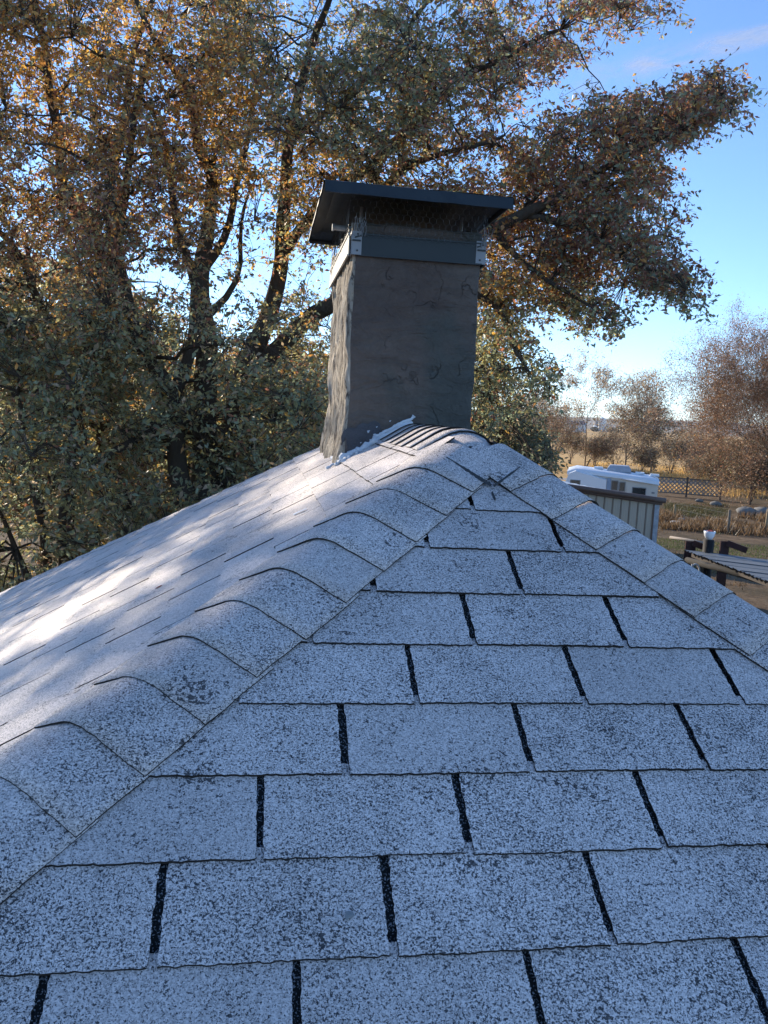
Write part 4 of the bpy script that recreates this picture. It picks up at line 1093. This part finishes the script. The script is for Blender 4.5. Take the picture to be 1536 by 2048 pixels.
# far tree band, mound, silo
m = MB()
for k in range(90):
    x = 180+k*17+rs.uniform(-8, 8); y = 640+k*4+rs.uniform(-50, 50); h = rs.uniform(3, 7)
    for j in range(5):
        a = rs.uniform(0, 6.28); r_ = h*0.7; c = np.array([x+math.cos(a)*r_*0.7, y+math.sin(a)*r_*.7, h*rs.uniform(.3, .6)])
        pts = [c+np.array([0, 0, -h*.3]), c, c+np.array([0, 0, h*.4])]; m.tube(pts, [r_*.6, r_, r_*.35], 6)
tag(m.build('far_treeline', [simple('far_trees', (0.05, 0.05, 0.035), 0.95, 0, 0.3, 0.5)], org=(400, 640, 0)), kind='stuff')
md = on_z(1400, 905)
V = []; F = []; nr, na = 8, 28
for r_ in range(nr+1):
    for a in range(na):
        t = r_/nr; an = 2*math.pi*a/na; hh = 3.0*(math.cos(math.pi*t)+1)/2*(1+.3*mnoise.noise((math.cos(an)*2, math.sin(an)*2, t*3)))
        V.append((md[0]+math.cos(an)*t*9.0, md[1]+math.sin(an)*t*7, hh if r_ < nr else -.05))
for r_ in range(nr):
    for a in range(na): F.append((r_*na+a, (r_+1)*na+a, (r_+1)*na+(a+1) % na, r_*na+(a+1) % na))
tag(obj('dirt_mound', V, F, [simple('mound_soil', (0.07, 0.055, 0.045), 0.95, 0, 0.3, 1.0)], None, None, True, md), 'dark heap of soil out in the golden field, left of the big bare tree', 'mound')
si = on_z(1203, 862); si = CAM*[1, 1, 0]+(si-CAM*[1, 1, 0])*0.9; si[2] = 0
silo = thing('grain_silo', 'pale grain silo standing on the horizon behind the pale poplar', 'silo', si)
mws = simple('silo_metal', (0.62, 0.64, 0.66), 0.5, 0.2, 0.1, 0.5)
for k, (dx, r_, h) in enumerate(((0, 3.0, 11.0), (-5.5, 2.0, 8.0), (5.0, 1.6, 6))):
    m = MB(); n = 20; m.tube([si+[dx, 0, 0], si+[dx, 0, h*.5], si+[dx, 0, h]], [r_, r_, r_], n)
    m.build('silo_wall', [mws], silo, smooth=False)
    m = MB(); m.tube([si+[dx, 0, h], si+[dx, 0, h+r_*.55]], [r_*1.04, 0.2], n); m.build('silo_roof', [mws], silo)
fh = at(1150, 862, 560); fh[2] = 0
fhouse = thing('farm_building', 'tiny pale farm building on the horizon left of the silo', 'building', fh)
m = MB(); m.box(fh+[0, 0, 2.5], (12, 8, 5)); m.build('wall', [mws], fhouse)
m = MB(); m.add([fh+[-6.3, -4.3, 5], fh+[6.3, -4.3, 5], fh+[6.3, 4.3, 5], fh+[-6.3, 4.3, 5], fh+[-6.3, 0, 7.5], fh+[6.3, 0, 7.5]], [(0, 1, 5, 4), (2, 3, 4, 5), (0, 4, 3), (1, 2, 5)]); m.build('roof', [simple('farm_roof', (0.35, 0.36, 0.38), 0.6)], fhouse)

# ================================================================== METAL SHED
SD = 24.0
a_ = at(1310, 998, SD); l_ = at(1040, 958, SD+0.6)
dx = unit((a_-l_)*[1, 1, 0]); wn = np.cross(dx, [0, 0, 1]); wn = wn if wn@FW < 0 else -wn
L = np.linalg.norm((a_-l_)[:2]); zl, zr = l_[2], a_[2]; W0 = np.array([l_[0], l_[1], 0])
shed = thing('metal_shed', 'beige ribbed metal shed with a brown roof edge, between the roof and the camper', 'shed', W0+dx*L/2)
beige = simple('beige_ribbed_metal', (0.47, 0.42, 0.34), 0.5, 0.05, 0.10, 1.5, 0.15); ribm = simple('rib_shadow_metal', (0.25, 0.215, 0.175), 0.5, 0.05, 0.1, 2)
brown = simple('brown_trim', (0.135, 0.092, 0.075), 0.5, 0, 0.18, 3)
def top(x): return zl+(zr-zl)*x/L
pw = 0.232; npan = int(L/pw)
for k in range(npan):
    x0_ = L-pw*(k+1); x1_ = L-pw*k; m = MB()
    P = [(x0_, 0), (x0_+0.018, 0.016), (x0_+0.034, 0.016), (x0_+0.05, 0.0), (x0_+0.116, 0.0), (x0_+0.124, 0.004), (x0_+0.134, 0.0), (x1_-0.002, 0)]
    V = []
    for x, o_ in P:
        c = W0+dx*x+wn*o_; V += [c+[0, 0, 0.05], c+[0, 0, top(x)-0.02]]
    m.add(V, [(2*i, 2*i+2, 2*i+3, 2*i+1) for i in range(len(P)-1)]); 
    ob = m.build('wall_panel', [beige, ribm], shed)
    ob.data.polygons.foreach_set('material_index', [1, 1, 1, 0, 0, 0, 0])
hN = -wn
m = MB()  # side and back walls
DW = 5.0
for A_, B_, zA, zB in ((W0+dx*L+wn*0.0, W0+dx*L+hN*DW, zr, zr-.58), (W0+hN*DW, W0+dx*L+hN*DW, zl-.06, zr-.58), (W0, W0+hN*DW, zl, zl-.06)):
    off_ = unit(np.cross(B_-A_, [0, 0, 1]))*0.012
    m.add([A_-off_, B_-off_, B_-off_+[0, 0, zB-.03], A_-off_+[0, 0, zA-.03], A_+off_, B_+off_, B_+off_+[0, 0, zB-.03], A_+off_+[0, 0, zA-.03]], [(0, 1, 2, 3), (7, 6, 5, 4), (0, 3, 7, 4), (1, 5, 6, 2)])
m.build('side_wall', [simple('peeling_white_wood', (0.42, 0.46, 0.50), 0.8, 0, 0.35, 6)], shed)
# corner post, peeling
m = MB(); c = W0+dx*(L+0.07); m.box(c+[0, 0, zr/2-0.03], (0.14, 0.05, zr-0.06), (dx, wn, (0, 0, 1)), 0); m.box(W0+dx*(L-0.012)+wn*0.022+[0, 0, zr/2-.04], (0.045, 0.012, zr-0.08), (dx, wn, (0, 0, 1)), 1)
m.build('corner_post', [simple('peeling_blue_white', (0.38, 0.42, 0.46), 0.8, 0, 0.5, 9, .8), brown], shed)
# roof sheet and rounded trim
m = MB(); n = 30; V = []
for k in range(n+1):
    x = -0.1+(L+0.35)*k/n
    for q, (o_, z_) in enumerate(((0.10, 0.05), (DW*-0.5, 0.03-0.22*k/n), (-DW-0.1, -0.02-0.50*k/n))):
        c = W0+dx*x+wn*o_; V.append(c+[0, 0, top(x)+z_+(0.012 if k % 2 else 0)])
F = [(3*k+q, 3*k+q+3, 3*k+q+4, 3*k+q+1) for k in range(n) for q in range(2)]
m.add(V, F); m.build('roof', [simple('pale_roof_metal', (0.40, 0.44, 0.47), 0.45, 0.3, 0.15, 1.5)], shed)
m = MB(); pts = [W0+dx*x+wn*0.12+[0, 0, top(x)+0.0] for x in np.linspace(-0.1, L+0.28, 12)]
m.tube(pts, 0.075, 10); m.build('roof_trim', [brown], shed, smooth=True)
m = MB(); pts = [W0+dx*x+wn*0.06+[0, 0, top(x)-0.10] for x in np.linspace(-0.1, L+0.2, 12)]; m.tube(pts, 0.045, 8); m.build('gutter_strip', [brown], shed, smooth=True)

# ================================================================== CAMPER
RD = 35.0
pA = at(1316, 966, RD); pB = at(1137, 942, RD+0.9); pB[2] = pB[2]
zA, zB = pA[2], pB[2]; A2 = pA*[1, 1, 0]; B2 = pB*[1, 1, 0]; ux = unit(A2-B2); un = np.cross(ux, [0, 0, 1]); un = un if un@FW < 0 else -un
LC = np.linalg.norm(A2-B2); WC = 2.3
white = simple('white_fibreglass', (0.68, 0.72, 0.76), 0.35, 0, 0.06, 2, 0.05, spec=0.5); cream = simple('cream_siding', (0.52, 0.50, 0.45), 0.5, 0, 0.08, 2)
glass = simple('dark_window_glass', (0.015, 0.018, 0.02), 0.12, 0, 0.2, 2, 0, spec=0.6)
gry = simple('grey_trim', (0.20, 0.21, 0.22), 0.5)
camper = thing('camper', 'white camper with rooftop vent and dark windows parked behind the beige shed', 'camper', B2+ux*LC/2)
def cp(x, o_, z): return B2+ux*x+un*o_+np.array([0, 0, z])
def zt(x): return zB+(zA-zB)*x/LC
# profile in x,z: nose at the left overhangs
prof = [(1.25, 0.75), (LC, 0.75), (LC+0.02, zA-0.05), (LC-0.25, zA+0.05), (1.6, zt(1.6)+0.10), (0.35, zB+0.08), (0.05, zB-0.08), (-0.18, zB-0.62), (-0.05, zB-0.95), (1.25, zB-1.15)]
n = len(prof); V = [cp(x, 0, z) for x, z in prof]+[cp(x, -WC, z) for x, z in prof]
m = MB(); m.add(V, [tuple(range(n)), tuple(range(2*n-1, n-1, -1))]+[(i, i+n, (i+1) % n+n, (i+1) % n) for i in range(n)])
body = m.build('body', [cream], camper)
# white roof skin, slightly crowned, with rolled edge
m = MB(); V = []; xs = np.linspace(-0.05, LC+0.05, 12)
for x in xs:
    for o_, dz in ((0.05, -0.10), (0.05, 0.0), (-0.10, 0.09), (-WC/2, 0.16), (-WC+0.1, 0.09), (-WC-0.05, 0.0), (-WC-.05, -.1)):
        V.append(cp(x, o_, (zt(min(max(x, 0.3), LC-.2))+0.075+dz-(0.12 if x < 0.1 else 0)-(0.10 if x > LC-0.1 else 0))))
F = [(7*k+q, 7*k+q+7, 7*k+q+8, 7*k+q+1) for k in range(11) for q in range(6)]
m.add(V, F); m.build('roof', [white], camper, smooth=True)
# bulging white nose and slide along the left part
m = MB()
pr = [(-0.15, zB-0.72), (0.02, zB-0.10), (0.30, zB+0.03), (1.58, zt(1.6)-0.16), (1.58, zt(1.6)-0.80), (0.9, zB-1.05)]
n = len(pr); V = [cp(x, 0.16, z) for x, z in pr]+[cp(x*0.97+0.03, 0.004, z+(0.05 if z > zB-.5 else -.05)) for x, z in pr]
m.add(V, [tuple(range(n))]+[(i, i+n, (i+1) % n+n, (i+1) % n) for i in range(n)]); m.build('nose_panel', [white], camper)
def window(x, z, w_, h_, nm='window', mat=glass, o_=0.012, fr=True):
    m = MB()
    m.box(cp(x, o_+0.004, z), (w_+0.06, 0.02, h_+0.06), (ux, un, (0, 0, 1))); f = m.build(nm, [gry], camper)
    g_ = MB(); g_.box(cp(x, o_+0.018, z), (w_, 0.006, h_), (ux, un, (0, 0, 1))); g_.build('pane', [mat], f)
window(LC-0.72, zA-0.47, 0.50, 0.42); window(1.92, zt(1.92)-0.34, 0.22, 0.36); window(2.22, zt(2.2)-0.35, 0.20, 0.34)
window(0.32, zB-0.50, 0.36, 0.26, o_=0.16)
m = MB(); m.box(cp(1.68, 0.03, zt(1.7)-0.35), (0.16, 0.06, 0.55), (ux, un, (0, 0, 1))); m.build('slide_frame', [simple('blue_grey_trim', (0.25, 0.32, 0.42), 0.5)], camper)
m = MB(); m.box(cp(2.62, 0.012, zt(2.6)-0.50), (0.42, 0.014, 0.42), (ux, un, (0, 0, 1))); m.build('hatch', [cream], camper)
m = MB(); m.box(cp(2.62, 0.024, zt(2.6)-0.60), (0.26, 0.012, 0.09), (ux, un, (0, 0, 1))); m.build('hatch_vent', [glass], camper)
m = MB(); m.box(cp(LC-0.16, 0.012, zA-0.42), (0.12, 0.012, 0.07), (ux, un, (0, 0, 1))); m.build('badge', [gry], camper)
m = MB(); m.tube([cp(2.2, 0.07, zt(2.2)-0.02), cp(LC+0.02, 0.07, zA-0.06)], 0.03, 8); m.build('awning_tube', [white], camper, True)
m = MB(); m.tube([cp(1.2, -WC+.02, zt(1.2)+0.22), cp(LC-.1, -WC+.02, zA+0.20)], 0.03, 6); m.build('roof_rail', [simple('black_rail', (0.02, 0.02, 0.02), .5)], camper, True)
m = MB(); V = []
for (w_, d_, z_) in ((0.98, 0.85, 0.0), (0.98, 0.85, 0.10), (0.80, 0.66, 0.26), (0.5, .4, .28)):
    V += [cp(2.05+sx*w_/2, -1.1+sy*d_/2, zt(2.0)+0.20+z_) for sx, sy in ((-1, -1), (1, -1), (1, 1), (-1, 1))]
m.add(V, [(4*a+k, 4*a+(k+1) % 4, 4*a+4+(k+1) % 4, 4*a+4+k) for a in range(3) for k in range(4)]+[(12, 13, 14, 15)]); m.build('air_conditioner', [simple('grey_plastic', (0.36, 0.38, 0.42), 0.5)], camper)
for x in (1.2, 2.9, 3.5):
    m = MB(); m.box(cp(x, -0.9, zt(x)+0.26), (0.36, 0.36, 0.09), (ux, un, (0, 0, 1))); m.build('roof_vent', [white], camper)
for x in (2.0, LC-0.5):
    m = MB(); m.tube([cp(x, -0.02, 0.34), cp(x, -0.24, 0.34)], 0.34, 18); w1 = m.build('wheel', [simple('tyre_rubber', (0.02, 0.02, 0.02), .9)], camper)
    m = MB(); m.tube([cp(x, 0.0, 0.34), cp(x, -0.10, 0.34)], 0.18, 14); m.build('rim', [gry], w1)

# ================================================================== FENCES
lm_ = simple('grey_lattice_wood', (0.24, 0.225, 0.21), 0.85, 0, 0.2, 4); pm = simple('dark_post_wood', (0.085, 0.075, 0.07), 0.9, 0, 0.3, 5)
q0 = on_z(1312, 990); q1 = on_z(1440, 1000); q0 = q0+(q0-q1)*0.05
dl = unit(q1-q0); LF = np.linalg.norm(q1-q0); lat = thing('lattice_fence', 'grey diagonal lattice fence with dark posts right of the camper', 'fence', (q0+q1)/2)
npn = 2; HL = 1.45
ln_ = np.cross(dl, [0, 0, 1])
for k in range(3):
    m = MB(); c = q0+dl*LF*k/2; m.box(c+[0, 0, 0.8], (0.14, 0.14, 1.6), (dl, ln_, (0, 0, 1))); m.build('post', [pm], lat)
for pn in range(2):
    xa, xb = LF*pn/2+0.08, LF*(pn+1)/2-0.08; zlo_, zhi_ = 0.25, HL
    for zz in (zlo_, zhi_):
        m = MB(); m.box(q0+dl*(xa+xb)/2+[0, 0, zz], (xb-xa, 0.05, 0.06), (dl, ln_, (0, 0, 1))); m.build('rail', [pm], lat)
    for sgn in (1, -1):
        stp = 0.32; k = -8
        H_ = zhi_-zlo_
        x = xa-H_
        while x < xb:
            # slat from (x,zlo) to (x+H,zhi)
            s0_, s1_ = max(0, (xa-x)/H_), min(1, (xb-x)/H_)
            if s1_-s0_ > 0.05:
                zz0, zz1 = (zlo_+H_*s0_, zlo_+H_*s1_) if sgn > 0 else (zhi_-H_*s0_, zhi_-H_*s1_)
                a = q0+dl*(x+H_*s0_)+[0, 0, zz0]+ln_*0.010*sgn; b = q0+dl*(x+H_*s1_)+[0, 0, zz1]+ln_*0.010*sgn
                m = MB(); c = (a+b)/2; d_ = unit(b-a); m.box(c, (np.linalg.norm(b-a), 0.012, 0.085), (d_, ln_, np.cross(d_, ln_))); m.build('slat', [lm_], lat)
            x += stp
tarp = at(1308, 972, 58)
# wire fence with leaning wood posts
wf = on_z(1455, 1068); tanp = simple('weathered_post_wood', (0.30, 0.22, 0.13), 0.9, 0, 0.25, 8); grp = simple('grey_post_wood', (0.16, 0.13, 0.10), 0.9, 0, 0.25, 8)
wfence = thing('wire_fence', 'sagging wire fence on two thin wooden posts crossing the weedy yard', 'fence', wf)
posts = [on_z(1348, 1036), wf, on_z(1531, 1064), on_z(1610, 1062)]
for k, p in enumerate(posts):
    m = MB(); m.tube([p, p+[0.01, 0, 0.6], p+[0.03*(k-1), 0.02, 1.25 if k else 0.8]], [0.075, 0.07, 0.06], 8); m.build('post', [tanp if k != 1 else grp], wfence, True)
for z in (0.35, 0.7, 1.05):
    m = MB()
    for a, b in zip(posts[:-1], posts[1:]): m.tube([a+[0, 0, z*(.8 if a is posts[0] else 1)], (a+b)/2+[0, 0, z-0.06], b+[0, 0, z]], 0.004, 4)
    m.build('wire', [MAT_WIRE], wfence)

# ================================================================== LOW SHELTER AT THE RIGHT
c0 = at(1371, 1101, 21.5); zs = c0[2]
e1 = unit(at(1536, 1119, 20.6)-c0); e1[2] = 0; e1 = unit(e1); e2 = at(1536, 1152, 17.6)-c0; e2[2] = 0; e2 = unit(e2)
sh = thing('lean_to_shelter', 'low weathered corrugated metal shelter roof on dark posts at the right edge', 'shelter', (c0+e1*1.5+e2*1.5)*[1, 1, 0])
cor = simple('weathered_corrugated_metal', (0.21, 0.235, 0.25), 0.45, 0.35, 0.3, 1.6, 0.3)
nsheet = 4; wv = 3.6/nsheet; LR = 5.0
e2p = unit(e2-e1*(e2@e1))
# sheets laid side by side across e1, corrugation along e2
for k in range(7):
    m = MB(); V = []; n = 16
    for i in range(n+1):
        s_ = (k*0.7-0.0)+(0.72)*i/n; zz = 0.018*math.cos(i/n*2*math.pi*4)+0.006*(k % 2)
        st = max(0.0, 0.0)
        for t in (0, 0.5, 1.0):
            V.append(c0+e2*(s_)+e1*(t*4.2+rs.uniform(-.01, .01) + (rs.uniform(-.03, .03) if t != .5 else 0))+[0, 0, zz-0.02*t])
    F = [(3*i+q, 3*i+q+3, 3*i+q+4, 3*i+q+1) for i in range(n) for q in range(2)]
    m.add(V, F); m.build('roof_sheet', [cor], sh, True)
for (a, b) in ((0.25, 0.3), (0.25, 4.4), (3.8, 0.3), (3.8, 4.4)):
    m = MB(); p = c0+e1*a+e2*b; m.box([p[0], p[1], (zs-0.06)/2], (0.13, 0.13, zs-0.06)); m.build('post', [pm], sh)
m = MB(); m.box(c0+e1*0.2+e2*2.4+[0, 0, -0.09], (4.9, 0.06, 0.12), (e2, np.cross([0, 0, 1], e2), (0, 0, 1))); m.box(c0+e1*3.8+e2*2.4+[0, 0, -0.09], (4.9, 0.06, 0.12), (e2, np.cross([0, 0, 1], e2), (0, 0, 1))); m.build('beam', [pm], sh)
m = MB(); m.tube([at(1374, 1120, 21.0), at(1450, 1140, 19.6), at(1560, 1172, 18.0), at(1680, 1205, 16.8)], 0.075, 10); m.build('log_rail', [simple('grey_log', (0.035, 0.034, 0.033), .9, 0, .3, 6)], sh, True)
rg = at(1391, 1139, 20.4)
m = MB(); pts = [rg+RT*0.09*math.cos(a)+UP*0.13*math.sin(a) for a in np.linspace(-2.6, 2.6, 14)]; m.tube(pts, 0.022, 6)
m.tube([rg+RT*-0.085+UP*0.13, rg+RT*-0.085-UP*0.22], 0.02, 6)
tag(m.build('horseshoe_hook', [simple('pale_iron', (0.5, 0.5, 0.48), .6)], None, True, rg), 'pale curved metal loop hanging on the dark shelter post', 'hook')
# broken reddish boards standing behind the shelter roof
redm = simple('dark_red_wood', (0.055, 0.028, 0.028), 0.9, 0, 0.3, 5)
for i, (px, w_, t, lab) in enumerate(((1380, 0.28, 0.1, 'short dark red board standing at the left corner of the shelter roof'), (1448, 0.24, -0.12, 'short dark red board standing behind the middle of the shelter roof'))):
    p = at(px, 1100, 21.8); top_ = at(px, 1082, 21.8)
    bd = thing('wooden_board', lab, 'board', p*[1, 1, 0], 'dark red boards behind the shelter')
    m = MB(); m.box([p[0], p[1], top_[2]/2], (w_, 0.05, top_[2])); m.build('plank', [redm], bd)
    m = MB(); a = at(px+6, 1086, 21.7); b = at(px+46, 1101, 21.5); m.box((a+b)/2, (np.linalg.norm(b-a), 0.06, 0.15), (unit(b-a), unit(np.cross([0, 0, 1], b-a)), np.cross(unit(b-a), unit(np.cross([0, 0, 1], b-a))))); m.build('broken_rail', [redm], bd)
# white enamel bowl on a black post
bp = at(1418, 1078, 21.3)
bl = thing('post_bowl', 'white bowl with something red inside, set on a black post behind the shelter roof', 'bowl', bp*[1, 1, 0])
m = MB(); m.tube([bp*[1, 1, 0], bp+[0, 0, -0.02]], 0.13, 10); m.build('post', [simple('black_post', (0.012, 0.012, 0.014), .7)], bl, True)
m = MB(); V = []; n = 24; pr = [(0.05, 0.0), (0.09, 0.03), (0.12, 0.09), (0.135, 0.15), (0.14, 0.21), (0.13, 0.21), (0.11, 0.12), (0.02, 0.06)]
for r_, z_ in pr:
    for k in range(n): V.append(bp+np.array([math.cos(2*math.pi*k/n)*r_, math.sin(2*math.pi*k/n)*r_, z_-0.01]))
m.add(V, [(a*n+k, a*n+(k+1) % n, (a+1)*n+(k+1) % n, (a+1)*n+k) for a in range(len(pr)-1) for k in range(n)]); m.build('bowl', [simple('white_enamel', (0.72, 0.76, 0.82), .25, 0, .05, 4, 0)], bl, True)
m = MB()
for k in range(9):
    p = bp+np.array([rs.uniform(-.07, .07), rs.uniform(-.07, .07), 0.185]); m.tube([p-[0, 0, .05], p, p+[0, 0, .035]], [.035, .05, .02], 6)
m.build('contents', [simple('red_fruit', (0.35, 0.06, 0.04), .5)], bl, True)

# ================================================================== YARD CLUTTER AND GROUND COVER
def tufts(name, P, h, colr, mat, blades=7, rnd_w=0.18):
    n = len(P)*blades; C = np.repeat(P, blades, 0)+RNG.normal(size=(n, 3))*[rnd_w, rnd_w, 0]; C[:, 2] = P[0][2]
    d = RNG.normal(size=(n, 3))*0.35; d[:, 2] = 1; H = h*RNG.uniform(0.4, 1.2, (n, 1)); s = np.stack([RNG.normal(size=n), RNG.normal(size=n), np.zeros(n)], 1); s /= np.linalg.norm(s, axis=1, keepdims=True)
    w_ = H*0.055+0.006
    V = np.stack([C-s*w_, C+s*w_, C+d*H], 1).reshape(-1, 3); T = np.arange(n*3).reshape(-1, 3)
    cc = np.repeat(np.array(colr)[RNG.integers(0, len(colr), n)]*RNG.uniform(.7, 1.3, (n, 1)), 3, 0)
    o = link(name, fast_mesh(name, V, T, mat, cc, P[0]), None, P[0]); tag(o, kind='stuff'); return o
def scatter(box, n, thr, scale=0.35, off=0.):
    X = RNG.uniform(box[0], box[1], n); Y = RNG.uniform(box[2], box[3], n); P = np.stack([X, Y, np.full(n, 0.0)], 1)
    x, y = px_of(P); k = (vnoise(P, scale, off) > thr) & (x > 1180) & (x < 1650) & (y < 1260); return P[k]
straw = [(0.13, 0.085, 0.048), (0.09, 0.06, 0.034), (0.20, 0.14, 0.085), (0.06, 0.042, 0.027)]
tufts('dry_weeds', scatter((8, 48, 24, 58), 7000, 0.58), 0.16, straw, MAT_LEAF, 6)
tufts('tall_dry_weeds', scatter((20, 36, 38, 47), 2200, 0.55, 0.5, 3.), 0.45, straw, MAT_LEAF, 8)
g1 = scatter((24, 35, 46, 55), 2600, 0.36, 0.4, 8.); x, y = px_of(g1); g1 = g1[(x < 1450) & (x > 1335)]
tufts('green_grass', g1, 0.20, [(0.045, 0.052, 0.022), (0.055, 0.058, 0.028), (0.075, 0.058, 0.034)], MAT_LEAF, 9)
g2 = scatter((13, 24, 27, 40), 2600, 0.45, 0.3, 2.)
tufts('short_green_grass', g2, 0.10, [(0.05, 0.075, 0.025), (0.08, 0.095, 0.035)], MAT_LEAF, 8)
g3 = scatter((28, 90, 62, 110), 9000, 0.40, 0.15, 2.)
tufts('field_stubble', g3, 0.45, [(0.55, 0.38, 0.18), (0.42, 0.28, 0.12)], MAT_LEAF, 5, 0.5)
def rock(name, p, r_, label, mat, grp=None, flat=0.55):
    V = []; F = []; n, mm = 12, 7; sd3 = rs.uniform(0, 99)
    for i in range(mm+1):
        th = math.pi*i/mm
        for k in range(n):
            a = 2*math.pi*k/n; q = 1+0.28*mnoise.noise((math.cos(a)*1.4+sd3, math.sin(a)*1.4, th*1.2))
            V.append((p[0]+r_*q*math.sin(th)*math.cos(a)*1.2, p[1]+r_*q*math.sin(th)*math.sin(a), r_*flat*(q*math.cos(th)+0.75)))
    for i in range(mm):
        for k in range(n): F.append((i*n+k, (i+1)*n+k, (i+1)*n+(k+1) % n, i*n+(k+1) % n))
    o = obj(name, V, F, [mat], None, None, True, (p[0], p[1], 0)); return tag(o, label, 'rock' if 'rock' in name else 'debris', grp)
rk = simple('grey_rock', (0.17, 0.17, 0.165), .9, 0, .3, 3, .8, .03)
rock('rock', on_z(1432, 1012), 0.35, 'pale boulder at the right end of the green grass strip', rk)
rock('rock', on_z(1398, 1004), 0.25, 'smaller grey rock behind the green grass strip', rk)
rock('rock', on_z(1492, 1030), 0.55, 'large grey boulder in front of the thicket, left of two', rk)
rock('rock', on_z(1525, 1032), 0.6, 'large grey boulder at the right edge, behind the wire fence', rk)
rock('debris', on_z(1352, 1047), 0.30, 'small white scrap lying on the dry ground left of the wire fence', simple('white_scrap', (0.6, 0.6, 0.58), .8), None, 0.3)
rock('debris', on_z(1362, 1043), 0.22, 'smaller whitish scrap just right of the white scrap', simple('white_scrap2', (0.55, 0.53, 0.5), .8), None, 0.6)
m = MB(); a = on_z(1340, 1078)+[0, 0, .08]; b = on_z(1420, 1092)+[0, 0, .08]; m.tube([a, (a+b)/2+[0, 0, .02], b], 0.07, 8)
tag(m.build('log', [simple('grey_fallen_log', (0.30, 0.26, 0.22), .9, 0, .3, 5)], None, True, a*[1, 1, 0]), 'weathered fallen log on the ground right of the shed corner', 'log')
# small bird in the sky
bq = at(1433, 526, 60)
m = MB(); m.tube([bq-RT*.12, bq, bq+RT*.14+UP*.02], [.01, .05, .02], 6); m.add([bq, bq+FW*.25+UP*.10, bq+RT*.10+FW*.2+UP*.06, bq-FW*.25+UP*.10, bq+RT*.1-FW*.2+UP*.06], [(0, 1, 2), (0, 4, 3)])
tag(m.build('bird', [simple('bird_dark', (0.02, 0.02, 0.02), .8)], None, True, bq), 'tiny dark bird flying in the blue sky right of the maple', 'bird')
# bits left on the shingles
def on_left(px, py):
    d = FW + RT*(px-768)/FPX - UP*(py-1024)/FPX; n = NL; t = ((lp(0, 0, 0.009)-CAM)@n)/(d@n); return CAM+d*t
def flake(name, c, nrm, r_, mat, label, cat, seed, asp=1.0, par=None):
    rr = random.Random(seed); x = unit(np.cross(nrm, [0.3, 1, 0.2])); y = np.cross(nrm, x); V = [c+nrm*0.002]
    n = 9
    for k in range(n): a = 2*math.pi*k/n; q = r_*rr.uniform(.5, 1.25); V.append(c+x*q*math.cos(a)*asp+y*q*math.sin(a)+nrm*rr.uniform(0, .0015))
    o = obj(name, V, [(0, 1+k, 1+(k+1) % n) for k in range(n)], [mat], None, None, False, c); o.data.update()
    mod = o.modifiers.new('thickness', 'SOLIDIFY'); mod.thickness = 0.0012
    return tag(o, label, cat)
flake('leaf_scrap', on_front(697, 1832), NF, 0.007, simple('grey_scrap', (0.24, 0.25, 0.25), .9), 'small grey scrap lying on the shingle at the bottom middle', 'scrap', 3)
flake('leaf_scrap', on_left(598, 1024), NL, 0.012, simple('white_flake', (0.75, 0.78, 0.8), .8), 'small white flake on the left slope near the chimney foot', 'flake', 4, 2.2)
flake('leaf_scrap', on_left(317, 1174), NL, 0.009, simple('red_leaf_scrap', (0.25, 0.06, 0.05), .8), 'tiny red leaf scrap on the middle of the left slope', 'leaf', 5)

# ---- air
hz = NB('haze_air'); pv = hz.n('ShaderNodeVolumePrincipled'); pv.inputs['Density'].default_value = 0.00010; pv.inputs['Color'].default_value = (0.82, 0.88, 0.96, 1); pv.inputs['Anisotropy'].default_value = 0.3
hz.l(pv.outputs[0], hz.out.inputs['Volume'])
m = MB(); m.box((1500, 2600, 59.5), (12000, 7200, 121)); 
USE_HAZE = True
if USE_HAZE: tag(m.build('haze', [hz.m], org=(0, 0, 0)), kind='stuff')
print('objects', len(bpy.data.objects))
